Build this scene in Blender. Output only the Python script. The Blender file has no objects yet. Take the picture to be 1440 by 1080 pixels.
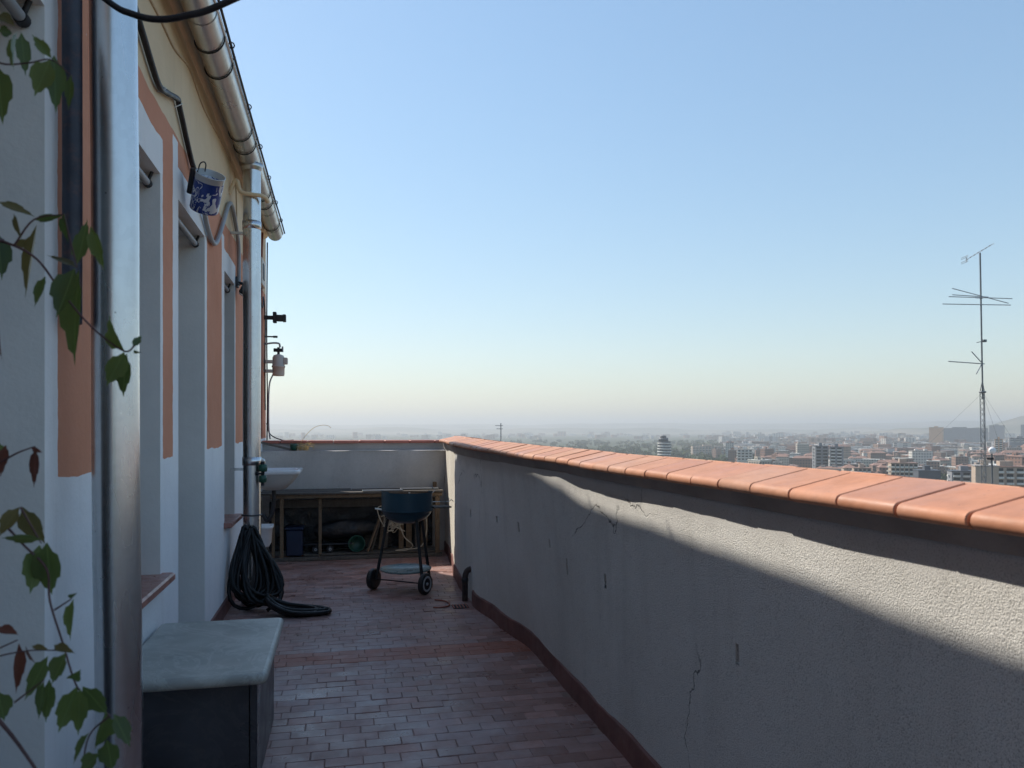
import bpy, math, random
from mathutils import Vector, Matrix
from math import sin, cos, pi, radians

sc = bpy.context.scene
# ------------------------------------------------------------------ camera
cam = bpy.data.cameras.new('camera')
camo = bpy.data.objects.new('camera', cam)
sc.collection.objects.link(camo)
camo.location = (0, 0, 1.30)
camo.rotation_euler = (radians(90), 0, radians(-12.63))
cam.lens = 27.0
cam.sensor_width = 36.0
cam.shift_y = 63 / 1440
cam.clip_start = 0.05
cam.clip_end = 60000
cam.dof.use_dof = True
cam.dof.focus_distance = 6.0
cam.dof.aperture_fstop = 8.0
sc.camera = camo
# ------------------------------------------------------------------ sky, sun, exposure
SUN_EL, SUN_DELTA = 43.6, 41.0          # the sun stands ahead, to the left of the terrace axis (+Y)
world = bpy.data.worlds.new('World')
sc.world = world
world.use_nodes = True
wn = world.node_tree
for n in list(wn.nodes):
    wn.nodes.remove(n)
sky = wn.nodes.new('ShaderNodeTexSky')
sky.sky_type = 'NISHITA'
sky.sun_disc = False
sky.sun_elevation = radians(SUN_EL)
sky.sun_rotation = radians(-SUN_DELTA)
sky.altitude = 0
sky.air_density = 1.4
sky.dust_density = .3
sky.ozone_density = 5.0
bg = wn.nodes.new('ShaderNodeBackground')
bg.inputs['Strength'].default_value = 0.094
wo = wn.nodes.new('ShaderNodeOutputWorld')
# sky colour graded flatter and bluer than the clean model to lift the shade
vs_ = wn.nodes.new('ShaderNodeVectorMath'); vs_.operation = 'SCALE'; vs_.inputs['Scale'].default_value = 1.40
gm = wn.nodes.new('ShaderNodeGamma'); gm.inputs['Gamma'].default_value = 0.65
hs_ = wn.nodes.new('ShaderNodeHueSaturation'); hs_.inputs['Saturation'].default_value = 1.2
wn.links.new(sky.outputs[0], vs_.inputs[0])
wn.links.new(vs_.outputs[0], gm.inputs['Color'])
wn.links.new(gm.outputs[0], hs_.inputs['Color'])
wn.links.new(hs_.outputs[0], bg.inputs[0])
wn.links.new(bg.outputs[0], wo.inputs[0])
sl = bpy.data.lights.new('sun', 'SUN')
sl.energy = 2.35
sl.angle = radians(0.53)
sl.color = (1.0, 0.93, 0.82)
so = bpy.data.objects.new('sun', sl)
sc.collection.objects.link(so)
_d = Vector((-sin(radians(SUN_DELTA)) * cos(radians(SUN_EL)), cos(radians(SUN_DELTA)) * cos(radians(SUN_EL)), sin(radians(SUN_EL))))
so.rotation_euler = _d.to_track_quat('Z', 'Y').to_euler()
so.location = (-20, 20, 30)
sc.view_settings.view_transform = 'Standard'
sc.view_settings.look = 'None'
sc.view_settings.exposure = 1.3
sc.view_settings.gamma = 1.0
sc.view_settings.use_curve_mapping = False
sc.render.engine = 'CYCLES'
sc.cycles.use_denoising = True
sc.cycles.max_bounces = 10
sc.cycles.diffuse_bounces = 8
sc.cycles.volume_bounces = 0

# ------------------------------------------------------------------ helpers
R = random.Random(11)
COL = sc.collection.objects
OFF = {}


def V(*a):
    return Vector(a)


class MB:
    """collects shapes; build() links them as one mesh object"""
    def __init__(s):
        s.v, s.f, s.m, s.sm = [], [], [], []

    def add(s, vs, fs, mi=0, smooth=False):
        b = len(s.v)
        s.v += [tuple(p) for p in vs]
        for f in fs:
            s.f.append(tuple(b + i for i in f)); s.m.append(mi); s.sm.append(smooth)

    def box(s, a, b, mi=0, rz=0, c=None, bev=0.0, M=None):
        x0, y0, z0 = a; x1, y1, z1 = b
        if bev:
            return s.bbox(a, b, bev, mi, M)
        vs = [V(x, y, z) for z in (z0, z1) for x, y in ((x0, y0), (x1, y0), (x1, y1), (x0, y1))]
        if M is not None:
            vs = [M @ p for p in vs]
        s.add(vs, [(3, 2, 1, 0), (4, 5, 6, 7), (0, 1, 5, 4), (1, 2, 6, 5), (2, 3, 7, 6), (3, 0, 4, 7)], mi)

    def bbox(s, a, b, e, mi=0, M=None):
        """box with chamfered edges"""
        x0, y0, z0 = a; x1, y1, z1 = b
        vs = []
        def ring(z, i):
            o = []
            for x, y, sx, sy in ((x0, y0, 1, 1), (x1, y0, -1, 1), (x1, y1, -1, -1), (x0, y1, 1, -1)):
                q = [(x + sx * (i + e), y + sy * i), (x + sx * i, y + sy * (i + e))]
                if sx * sy > 0: q = [q[1], q[0]]
                o += [V(qx, qy, z) for qx, qy in q]
            return o
        rs = [ring(z0, e * .999), ring(z0 + e, 0), ring(z1 - e, 0), ring(z1, e * .999)]
        for r in rs: vs += r
        if M is not None: vs = [M @ p for p in vs]
        fs = [tuple(range(7, -1, -1)), tuple(range(24, 32))]
        for k in range(3):
            for i in range(8):
                j = (i + 1) % 8
                fs.append((k * 8 + i, k * 8 + j, k * 8 + 8 + j, k * 8 + 8 + i))
        s.add(vs, fs, mi)

    def bar(s, p, q, w, h, mi=0, up=(0, 0, 1)):
        p, q = Vector(p), Vector(q)
        d = (q - p)
        L = d.length
        d.normalize()
        u = Vector(up)
        if abs(d.dot(u)) > .95: u = V(0, 1, 0)
        x = d.cross(u).normalized(); z = x.cross(d)
        vs = []
        for t in (p, q):
            for a, b in ((-1, -1), (1, -1), (1, 1), (-1, 1)):
                vs.append(t + x * a * w / 2 + z * b * h / 2)
        s.add(vs, [(3, 2, 1, 0), (4, 5, 6, 7), (0, 1, 5, 4), (1, 2, 6, 5), (2, 3, 7, 6), (3, 0, 4, 7)], mi)

    def tube(s, pts, r, n=8, mi=0, closed=False, caps=True):
        pts = [Vector(p) for p in pts]
        m = len(pts)
        rr = r if isinstance(r, (list, tuple)) else [r] * m
        nrm = None
        vs, fs = [], []
        for i, p in enumerate(pts):
            a = pts[i - 1] if (i or closed) else pts[0]
            b = pts[(i + 1) % m] if (i < m - 1 or closed) else pts[-1]
            t = (b - a)
            t = t.normalized() if t.length > 1e-9 else V(0, 0, 1)
            if nrm is None:
                nrm = t.orthogonal().normalized()
            nrm = (nrm - t * nrm.dot(t))
            nrm = nrm.normalized() if nrm.length > 1e-6 else t.orthogonal().normalized()
            bn = t.cross(nrm)
            for k in range(n):
                an = 2 * pi * k / n
                vs.append(p + (nrm * cos(an) + bn * sin(an)) * rr[i])
        for i in range(m if closed else m - 1):
            j = (i + 1) % m
            for k in range(n):
                l = (k + 1) % n
                fs.append((i * n + k, i * n + l, j * n + l, j * n + k))
        s.add(vs, fs, mi, True)
        if caps and not closed:
            s.add([vs[k] for k in range(n)], [tuple(range(n - 1, -1, -1))], mi)
            s.add([vs[(m - 1) * n + k] for k in range(n)], [tuple(range(n))], mi)

    def lathe(s, prof, c, n=24, mi=0, M=None, a0=0, a1=2 * pi, sx=1, sy=1):
        """prof: list of (r, z) round a vertical axis through c"""
        full = abs(a1 - a0 - 2 * pi) < 1e-6
        cols = n if full else n + 1
        vs, fs = [], []
        for r, z in prof:
            for k in range(cols):
                an = a0 + (a1 - a0) * k / n
                p = V(r * cos(an) * sx, r * sin(an) * sy, z)
                if M is not None: p = M @ p
                vs.append(p + Vector(c))
        for i in range(len(prof) - 1):
            for k in range(n):
                l = (k + 1) % cols
                fs.append((i * cols + k, i * cols + l, (i + 1) * cols + l, (i + 1) * cols + k))
        s.add(vs, fs, mi, True)

    def grid(s, fn, nu, nv, mi=0, smooth=True):
        vs = [fn(i / nu, j / nv) for j in range(nv + 1) for i in range(nu + 1)]
        fs = [(j * (nu + 1) + i, j * (nu + 1) + i + 1, (j + 1) * (nu + 1) + i + 1, (j + 1) * (nu + 1) + i) for j in range(nv) for i in range(nu)]
        s.add(vs, fs, mi, smooth)

    def mesh(s, name, mats):
        me = bpy.data.meshes.new(name)
        me.from_pydata(s.v, [], s.f)
        for m in (mats if isinstance(mats, (list, tuple)) else [mats]):
            me.materials.append(m)
        me.polygons.foreach_set('material_index', s.m)
        me.polygons.foreach_set('use_smooth', s.sm)
        me.update()
        return me

    def build(s, name, mats, parent=None, local=False):
        return link(name, s.mesh(name, mats), parent, local)


def link(name, me, parent=None, local=False):
    o = bpy.data.objects.new(name, me)
    COL.link(o)
    OFF[o.name] = Vector((0, 0, 0))
    if parent is not None:
        o.parent = parent
        if not local:
            o.location = -OFF[parent.name]
        else:
            OFF[o.name] = OFF[parent.name].copy()
    return o


def tag(o, label, cat, group=None, kind=None):
    if label: o['label'] = label
    if cat: o['category'] = cat
    if group: o['group'] = group
    if kind: o['kind'] = kind
    return o


def thing(name, label, cat, loc=(0, 0, 0), group=None, rz=0):
    o = bpy.data.objects.new(name, None)
    COL.link(o)
    o.empty_display_size = .1
    o.location = loc
    o.rotation_euler = (0, 0, rz)
    OFF[o.name] = Vector(loc)
    return tag(o, label, cat, group)


def structure(o):
    o['kind'] = 'structure'
    return o


def hashn(*a):
    x = sum((i + 1) * 12.9898 * v for i, v in enumerate(a))
    return (sin(x) * 43758.5453) % 1.0


def snoise(x, seed=0.0):
    i = math.floor(x); t = x - i; t = t * t * (3 - 2 * t)
    return (hashn(i, seed) * (1 - t) + hashn(i + 1, seed) * t) * 2 - 1


def spl(pts, x):
    """monotone-ish interpolation through sorted (x, v)"""
    if x <= pts[0][0]: return pts[0][1]
    for (a, va), (b, vb) in zip(pts, pts[1:]):
        if x <= b:
            t = (x - a) / (b - a); t = t * t * (3 - 2 * t)
            return va + (vb - va) * t
    return pts[-1][1]


def curve(pts, n=6):
    """Catmull-Rom through pts"""
    P = [Vector(p) for p in pts]
    P = [P[0] * 2 - P[1]] + P + [P[-1] * 2 - P[-2]]
    o = []
    for i in range(1, len(P) - 2):
        a, b, c, d = P[i - 1:i + 3]
        for k in range(n):
            t = k / n
            o.append(.5 * ((2 * b) + (c - a) * t + (2 * a - 5 * b + 4 * c - d) * t * t + (3 * b - a - 3 * c + d) * t ** 3))
    o.append(P[-2])
    return o


# ------------------------------------------------------------------ materials
class NT:
    def __init__(s, name):
        s.mat = bpy.data.materials.new(name)
        s.mat.use_nodes = True
        s.t = s.mat.node_tree
        s.b = s.t.nodes['Principled BSDF']
        s.out = s.t.nodes['Material Output']
        s._tc = None

    def n(s, ty, **kw):
        nd = s.t.nodes.new(ty)
        for k, v in kw.items():
            setattr(nd, k, v)
        return nd

    def set(s, sock, v):
        if hasattr(v, 'is_linked') or hasattr(v, 'links'):
            s.t.links.new(v, sock)
        else:
            if isinstance(v, (tuple, list)) and len(v) == 3 and sock.type == 'RGBA': v = (*v, 1)
            sock.default_value = v

    def tc(s, k='Object'):
        if s._tc is None: s._tc = s.n('ShaderNodeTexCoord')
        return s._tc.outputs[k]

    def xyz(s, v):
        nd = s.n('ShaderNodeSeparateXYZ'); s.set(nd.inputs[0], v)
        return nd.outputs

    def math(s, op, a, b=0.0, c=0.0):
        nd = s.n('ShaderNodeMath', operation=op)
        s.set(nd.inputs[0], a); s.set(nd.inputs[1], b); s.set(nd.inputs[2], c)
        return nd.outputs[0]

    def noise(s, scale, detail=4, rough=.55, vec=None, dist=0.0):
        nd = s.n('ShaderNodeTexNoise')
        s.set(nd.inputs['Vector'], vec if vec is not None else s.tc())
        nd.inputs['Scale'].default_value = scale
        nd.inputs['Detail'].default_value = detail
        nd.inputs['Roughness'].default_value = rough
        nd.inputs['Distortion'].default_value = dist
        return nd.outputs['Fac']

    def voro(s, scale, feature='F1', vec=None, out='Distance', rnd=1.0):
        nd = s.n('ShaderNodeTexVoronoi', feature=feature)
        s.set(nd.inputs['Vector'], vec if vec is not None else s.tc())
        nd.inputs['Scale'].default_value = scale
        nd.inputs['Randomness'].default_value = rnd
        return nd.outputs[out]

    def scalev(s, vec, sc3):
        nd = s.n('ShaderNodeMapping'); s.set(nd.inputs['Vector'], vec); nd.inputs['Scale'].default_value = sc3
        return nd.outputs[0]

    def rng(s, v, a, b, c, d, smooth=False):
        nd = s.n('ShaderNodeMapRange')
        if smooth: nd.interpolation_type = 'SMOOTHSTEP'
        s.set(nd.inputs[0], v)
        for i, q in enumerate((a, b, c, d)): s.set(nd.inputs[i + 1], q)
        return nd.outputs[0]

    def mix(s, f, a, b, mode='MIX'):
        nd = s.n('ShaderNodeMix', data_type='RGBA', blend_type=mode)
        s.set(nd.inputs['Factor'], f); s.set(nd.inputs[6], a); s.set(nd.inputs[7], b)
        return nd.outputs[2]

    def ramp(s, f, cols, const=False):
        nd = s.n('ShaderNodeValToRGB')
        cr = nd.color_ramp
        if const: cr.interpolation = 'CONSTANT'
        while len(cr.elements) < len(cols): cr.elements.new(1.0)
        for e, (p, c) in zip(cr.elements, cols):
            e.position = p; e.color = (*c, 1)
        s.set(nd.inputs[0], f)
        return nd.outputs[0]

    def bump(s, h, strength=.5, dist=.003, prev=None):
        nd = s.n('ShaderNodeBump')
        s.set(nd.inputs['Strength'], strength)
        nd.inputs['Distance'].default_value = dist
        s.set(nd.inputs['Height'], h)
        if prev is not None: s.set(nd.inputs['Normal'], prev)
        return nd.outputs[0]

    def rand(s, island=False):
        if island: return s.n('ShaderNodeNewGeometry').outputs['Random Per Island']
        return s.n('ShaderNodeObjectInfo').outputs['Random']

    def fin(s, col=None, rough=None, metal=None, normal=None, spec=None):
        for k, v in (('Base Color', col), ('Roughness', rough), ('Metallic', metal), ('Normal', normal), ('Specular IOR Level', spec)):
            if v is not None: s.set(s.b.inputs[k], v)
        return s.mat


def sh(c, k):
    return tuple(min(1, x * k) for x in c)


def pbr(name, col, rough=.6, metal=0.0, var=.18, vs=4.0, bump=.3, bs=80.0, bd=.002, rnd=0.0, spec=.5, island=False, dirt=None):
    t = NT(name)
    f = t.noise(vs, 5, .6)
    c = t.mix(t.rng(f, .3, .7, 0, 1), sh(col, 1 - var), sh(col, 1 + var))
    if rnd:
        rv = t.rand(island)
        c = t.mix(1.0, c, t.ramp(rv, [(0, (1 - rnd,) * 3), (1, (1 + rnd,) * 3)]), 'MULTIPLY')
    if dirt:
        d = t.rng(t.noise(vs * 2.3, 6, .7), .5, .75, 0, .7)
        c = t.mix(d, c, dirt)
    nrm = t.bump(t.noise(bs, 3), bump, bd) if bump else None
    return t.fin(c, t.rng(t.noise(vs * 3, 4), .3, .7, max(.03, rough - .1), min(1, rough + .12)), metal, nrm, spec)


def facade_mat():
    """painted render: white plinth and window surrounds, terracotta field, cream frieze"""
    t = NT('painted_facade')
    x, y, z = t.xyz(t.tc())[0:3]
    jit = t.math('MULTIPLY', t.math('SUBTRACT', t.noise(9, 3), .5), .035)
    jit2 = t.math('MULTIPLY', t.math('SUBTRACT', t.noise(4, 2, vec=t.scalev(t.tc(), (1, 1, .6))), .5), .05)
    yj = t.math('ADD', y, jit); zj = t.math('ADD', z, jit2)
    def rect(y0, y1, zt):
        a = t.math('MULTIPLY', t.math('GREATER_THAN', yj, y0), t.math('LESS_THAN', yj, y1))
        return t.math('MULTIPLY', a, t.math('LESS_THAN', zj, zt))
    w = t.math('LESS_THAN', zj, t.math('ADD', 1.135, t.math('MULTIPLY', y, .008)))
    for r in ((1.05, 2.435, 2.66), (2.84, 3.0, 2.74), (2.84, 3.775, 2.62), (3.99, 4.11, 2.73), (3.99, 4.97, 2.61), (5.57, 5.68, 2.64), (5.57, 6.275, 2.56)):
        w = t.math('MAXIMUM', w, rect(*r))
    cream = t.math('GREATER_THAN', zj, 2.75)
    n1 = t.rng(t.noise(2.2, 5, .65), .3, .7, 0, 1)
    orange = t.mix(n1, (.56, .235, .135), (.64, .285, .175))
    white = t.mix(n1, (.76, .76, .77), (.84, .84, .84))
    crm = t.mix(n1, (.68, .52, .34), (.76, .60, .41))
    c = t.mix(cream, orange, crm)
    c = t.mix(w, c, white)
    # grime and rain streaks
    st = t.rng(t.noise(1.0, 6, .7, vec=t.scalev(t.tc(), (6, 9, .8))), .55, .85, 0, .25)
    c = t.mix(st, c, (.30, .25, .22))
    chips = t.rng(t.voro(6, 'F1'), .02, .03, .7, 0)
    c = t.mix(chips, c, (.75, .72, .68))
    b = t.bump(t.noise(70, 4, .6), .35, .004)
    b = t.bump(t.noise(6, 3), .3, .02, b)
    return t.fin(c, .82, 0, b, .3)


def stucco_mat(name, c0, c1, grain=1.0, smooth_from=None, cracks=True):
    t = NT(name)
    x, y, z = t.xyz(t.tc())[0:3]
    big = t.rng(t.noise(1.6, 6, .65), .3, .72, 0, 1)
    c = t.mix(big, c0, c1)
    streak = t.rng(t.noise(1.0, 6, .7, vec=t.scalev(t.tc(), (5, 5, .7))), .5, .78, 0, .42)
    c = t.mix(streak, c, sh(c0, .72))
    g = t.noise(300, 3, .62)
    g2 = t.voro(190, 'SMOOTH_F1')
    gr = t.math('ADD', g, t.math('MULTIPLY', g2, -.3))
    pit = t.rng(g, .36, .48, .55, 1.0)
    c = t.mix(1.0, c, t.ramp(pit, [(0, (0, 0, 0)), (1, (1, 1, 1))]), 'MULTIPLY')
    st = grain
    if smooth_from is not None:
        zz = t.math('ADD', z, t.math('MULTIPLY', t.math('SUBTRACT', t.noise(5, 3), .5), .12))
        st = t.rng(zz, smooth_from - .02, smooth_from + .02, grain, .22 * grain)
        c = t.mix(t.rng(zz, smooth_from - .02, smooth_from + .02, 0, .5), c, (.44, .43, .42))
    b = t.bump(gr, st, .0042)
    b = t.bump(t.noise(5, 3), .22, .012, b)
    if cracks:
        wv = t.n('ShaderNodeVectorMath', operation='ADD')
        nn = t.n('ShaderNodeTexNoise'); nn.inputs['Scale'].default_value = 3.5; nn.inputs['Detail'].default_value = 6
        t.set(nn.inputs['Vector'], t.tc())
        sv = t.n('ShaderNodeVectorMath', operation='SCALE'); t.set(sv.inputs[0], nn.outputs['Color']); sv.inputs['Scale'].default_value = .45
        t.set(wv.inputs[0], t.tc()); t.set(wv.inputs[1], sv.outputs[0])
        e = t.voro(1.05, 'DISTANCE_TO_EDGE', wv.outputs[0])
        mk = t.rng(t.noise(1.3, 2), .53, .6, 0, 1)
        cr = t.math('MULTIPLY', t.rng(e, .001, .0045, 1, 0), mk)
        c = t.mix(t.math('MULTIPLY', cr, .75), c, (.03, .03, .032))
        b = t.bump(t.math('SUBTRACT', 1.0, cr), .8, .004, b)
    return t.fin(c, .9, 0, b, .2)


def tile_mat(name, base, rnd=.3, island=False, rough=.38, bloom=.35):
    t = NT(name)
    rv = t.rand(island)
    w = t.n('ShaderNodeTexWhiteNoise', noise_dimensions='1D'); t.set(w.inputs['W'], rv)
    geo = t.n('ShaderNodeNewGeometry')
    pos = geo.outputs['Position']
    c = t.ramp(w.outputs['Value'], [(0, sh(base, 1 - rnd)), (.5, base), (.8, sh((base[0] * .93, base[1] * 1.1, base[2] * 1.2), 1 + rnd * .5)), (1, sh(base, 1 + rnd))])
    c = t.mix(t.rng(t.noise(14, 5, .7, vec=pos), .35, .7, 0, .55), c, sh(base, .6))
    pale = t.rng(t.noise(1.7, 6, .7, vec=pos), .48, .72, 0, bloom)
    c = t.mix(pale, c, (.44, .40, .41))
    spk = t.rng(t.voro(38, 'F1', vec=pos), .05, .09, .55, 0)
    c = t.mix(spk, c, (.12, .08, .075))
    b = t.bump(t.noise(55, 4, vec=pos), .3, .003)
    b = t.bump(t.noise(11, 2, vec=pos), .4, .006, b)
    rr = t.math('ADD', t.rng(t.noise(5, 5, .7, vec=pos), .3, .7, rough - .14, rough + .2), t.math('MULTIPLY', t.math('SUBTRACT', w.outputs['Value'], .5), .2))
    return t.fin(c, rr, 0, b, .5)


def city_mat(name, cols, island=False, bay=2.8, floor=3.1):
    t = NT(name)
    x, y, z = t.xyz(t.tc())[0:3]
    u = t.math('FRACT', t.math('DIVIDE', t.math('ADD', x, y), bay))
    f = t.math('FRACT', t.math('DIVIDE', z, floor))
    wi = t.math('MULTIPLY', t.math('MULTIPLY', t.math('GREATER_THAN', u, .3), t.math('LESS_THAN', u, .72)), t.math('MULTIPLY', t.math('GREATER_THAN', f, .3), t.math('LESS_THAN', f, .78)))
    nz = t.math('ABSOLUTE', t.xyz(t.n('ShaderNodeNewGeometry').outputs['Normal'])[2])
    wi = t.math('MULTIPLY', wi, t.math('LESS_THAN', nz, .3))
    rv = t.rand(island)
    w = t.n('ShaderNodeTexWhiteNoise', noise_dimensions='1D'); t.set(w.inputs['W'], rv)
    c = t.ramp(w.outputs['Value'], [(i / len(cols), k) for i, k in enumerate(cols)], True)
    c = t.mix(t.rng(t.noise(.15, 4), .3, .7, 0, .3), c, (.2, .18, .17))
    w2 = t.n('ShaderNodeTexWhiteNoise', noise_dimensions='1D'); t.set(w2.inputs['W'], t.math('ADD', rv, 3.3))
    roof = t.ramp(w2.outputs['Value'], [(0, (.26, .15, .12)), (.5, (.34, .31, .29)), (.8, (.5, .48, .45))], True)
    c = t.mix(t.math('GREATER_THAN', nz, .3), c, roof)
    c = t.mix(wi, c, (.045, .05, .06))
    return t.fin(c, .8, 0, None, .3)


M = {}
M['facade'] = facade_mat()
M['reveal'] = pbr('reveal_plaster', (.78, .765, .74), .85, var=.07, vs=3, bump=.4, bs=60, bd=.003)
M['soffit'] = pbr('cream_soffit', (.74, .57, .37), .8, var=.1)
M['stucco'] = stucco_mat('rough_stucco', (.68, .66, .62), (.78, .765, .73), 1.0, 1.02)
M['endstucco'] = stucco_mat('old_cement_render', (.44, .43, .42), (.62, .60, .58), .45)
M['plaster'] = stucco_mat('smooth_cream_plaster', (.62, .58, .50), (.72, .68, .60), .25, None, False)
M['coping'] = tile_mat('coping_terracotta', (.55, .245, .14), .07, False, .6, .18)
M['redtile'] = tile_mat('red_coping_tile', (.42, .14, .10), .1, False, .55, .1)
M['floor'] = tile_mat('floor_tile', (.34, .185, .155), .26, False, .40, .55)
M['floorstuff'] = tile_mat('floor_tile_field', (.34, .185, .155), .26, True, .40, .5)
M['grout'] = pbr('grout', (.28, .19, .165), .9, var=.3, vs=8, bump=.5, bs=120)
M['skirt'] = pbr('oxide_red_skirting', (.17, .075, .065), .62, var=.25, vs=5, bump=.4, bs=40, bd=.004)
M['mortar'] = pbr('mortar', (.33, .29, .26), .9, var=.2, bump=.6, bs=90, bd=.004)
M['black_void'] = pbr('recess_shade', (.03, .03, .032), .9, var=.3)  # near-black colour that paints in the shade of hollows


def galv(name, base=(.66, .68, .70), rough=.24, metal=1.0):
    t = NT(name)
    sp = t.voro(45, 'F1', out='Color')
    hsv = t.n('ShaderNodeRGBToBW'); t.set(hsv.inputs[0], sp)
    c = t.mix(t.rng(hsv.outputs[0], .2, .8, 0, .4), base, sh(base, .88))
    ox = t.rng(t.noise(2.2, 6, .7, vec=t.scalev(t.tc(), (3, 3, .6))), .52, .8, 0, .4)
    c = t.mix(ox, c, (.40, .40, .41))
    dots = t.rng(t.voro(15, 'F1'), .03, .05, .6, 0)
    c = t.mix(dots, c, (.08, .08, .085))
    b = t.bump(t.noise(4, 2), .08, .01)
    return t.fin(c, t.rng(t.noise(5, 4, .6, vec=t.scalev(t.tc(), (1, 1, .25))), .3, .7, rough - .03, rough + .1), t.rng(ox, 0, 1, metal, .5), b)


M['galv'] = galv('galvanised_steel')
M['galv2'] = galv('galvanised_gutter', (.60, .60, .60), .28)
M['darkmetal'] = pbr('dark_metal', (.035, .037, .042), .45, .3, var=.2)
M['blackrubber'] = pbr('black_rubber', (.009, .009, .010), .45, var=.3, vs=9, bump=.2, bs=60, spec=.3)
M['blackcable'] = pbr('black_cable', (.012, .013, .018), .5, var=.2)
M['greycable'] = pbr('grey_conduit', (.33, .34, .36), .5, var=.15)
M['creamcable'] = pbr('cream_cable', (.50, .37, .24), .7, var=.1)
M['bluepipe'] = pbr('dark_painted_pipe', (.035, .04, .06), .5, var=.35, vs=6, dirt=(.16, .07, .05))
M['white'] = pbr('white_plastic', (.70, .70, .70), .4, var=.06, bump=.1)
M['porcelain'] = pbr('glazed_sink', (.66, .68, .70), .15, var=.05, bump=0)
M['sinkunder'] = pbr('sink_underside', (.40, .38, .36), .5, var=.12)
M['green'] = pbr('green_plastic', (.014, .075, .05), .45, var=.2)
M['greybox'] = pbr('grey_beige_housing', (.52, .49, .45), .5, var=.08)
M['redpipe'] = pbr('rusty_red_pipe', (.33, .11, .07), .6, var=.25)
M['sill'] = pbr('terracotta_sill', (.33, .15, .12), .35, var=.25, vs=8)
M['wood'] = None
M['straw'] = pbr('dry_straw', (.55, .40, .17), .8, var=.3, vs=20)
M['rope'] = pbr('pale_rope', (.48, .43, .34), .9, var=.2, vs=20)
M['bluebox'] = pbr('deep_blue_plastic', (.010, .022, .06), .5, var=.2)
M['teal'] = pbr('teal_enamel', (.012, .05, .075), .38, var=.15, bump=.05)
M['tray'] = pbr('tray_enamel', (.18, .25, .25), .3, var=.15)
M['tyre'] = pbr('wheel_plastic', (.012, .013, .015), .5, var=.2)
M['hub'] = pbr('wheel_rim', (.42, .43, .45), .4, var=.1)
M['chrome'] = pbr('bright_wire', (.6, .6, .58), .25, .9, var=.1)


def wood_mat(name, c0, c1):
    t = NT(name)
    g = t.noise(7, 6, .65, vec=t.scalev(t.tc(), (9, 9, 1.3)), dist=.6)
    g2 = t.noise(7, 6, .65, vec=t.scalev(t.tc(), (1.3, 9, 9)), dist=.6)
    c = t.mix(t.rng(t.math('MULTIPLY', t.math('ADD', g, g2), .5), .35, .65, 0, 1), c0, c1)
    return t.fin(c, .8, 0, t.bump(g, .4, .003), .3)


M['wood'] = wood_mat('weathered_pine', (.12, .085, .055), (.22, .16, .11))
M['oldwood'] = wood_mat('grey_old_board', (.07, .062, .055), (.15, .135, .12))


def marble_mat(name, base, vein, rough):
    t = NT(name)
    n = t.noise(3.5, 8, .7, dist=1.6)
    v = t.rng(t.math('ABSOLUTE', t.math('SUBTRACT', n, .5)), 0, .035, .55, 0)
    c = t.mix(t.rng(t.noise(5, 5), .3, .7, 0, 1), sh(base, .75), sh(base, 1.2))
    c = t.mix(v, c, vein)
    return t.fin(c, t.rng(t.noise(7, 4), .3, .7, rough - .06, rough + .14), 0, t.bump(t.noise(50, 3), .12, .002), .5)


M['marble_top'] = marble_mat('grey_marble_slab', (.33, .33, .30), (.48, .48, .44), .38)
M['marble_dark'] = marble_mat('dark_marble_panel', (.045, .047, .055), (.075, .075, .078), .3)


def plastic_sheet_mat():
    t = NT('black_plastic_sheet')
    b = t.bump(t.noise(9, 6, .65, dist=1.2), .9, .03)
    return t.fin((.012, .013, .016), .26, 0, b, .55)


M['sheet'] = plastic_sheet_mat()


def tin_mat():
    """blue and white printed tin"""
    t = NT('printed_tin')
    vec = t.scalev(t.tc(), (1, 1, .8))
    n = t.noise(24, 2, .5, vec=vec, dist=1.4)
    m = t.math('GREATER_THAN', t.math('ABSOLUTE', t.math('SUBTRACT', n, .5)), .035)
    x, y, z = t.xyz(t.tc())[0:3]
    side = t.rng(t.math('ADD', t.math('MULTIPLY', x, -1), t.math('MULTIPLY', t.math('SUBTRACT', t.noise(18, 2), .5), .05)), .015, .02, 0, 1)
    blue = t.mix(t.noise(30, 3), (.012, .03, .17), (.02, .06, .28))
    m2 = t.math('LESS_THAN', n, .53)
    c = t.mix(m, (.62, .66, .72), blue)
    c2 = t.mix(m2, (.55, .60, .68), blue)
    c = t.mix(side, c2, c)
    band = t.math('GREATER_THAN', z, .165)
    c = t.mix(band, c, (.45, .47, .48))
    return t.fin(c, .35, .15, None)


M['tin'] = tin_mat()


def leaf_mat(name, c0, c1, tr):
    t = NT(name)
    x, y, z = t.xyz(t.tc())[0:3]
    c = t.mix(t.rng(t.noise(55, 4), .3, .7, 0, 1), c0, c1)
    c = t.mix(1.0, c, t.ramp(t.rand(), [(0, (.5, .55, .5)), (1, (1.6, 1.45, 1.2))]), 'MULTIPLY')
    vein = t.rng(t.math('ABSOLUTE', x), .0, .035, .7, 0)
    c = t.mix(vein, c, sh(c1, 1.8))
    t.fin(c, .45, 0, t.bump(t.noise(120, 3), .4, .001), .45)
    tb = t.n('ShaderNodeBsdfTranslucent'); t.set(tb.inputs['Color'], tr)
    mx = t.n('ShaderNodeMixShader'); mx.inputs[0].default_value = .22
    t.t.links.new(t.b.outputs[0], mx.inputs[1]); t.t.links.new(tb.outputs[0], mx.inputs[2])
    t.t.links.new(mx.outputs[0], t.out.inputs['Surface'])
    return t.mat


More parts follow.
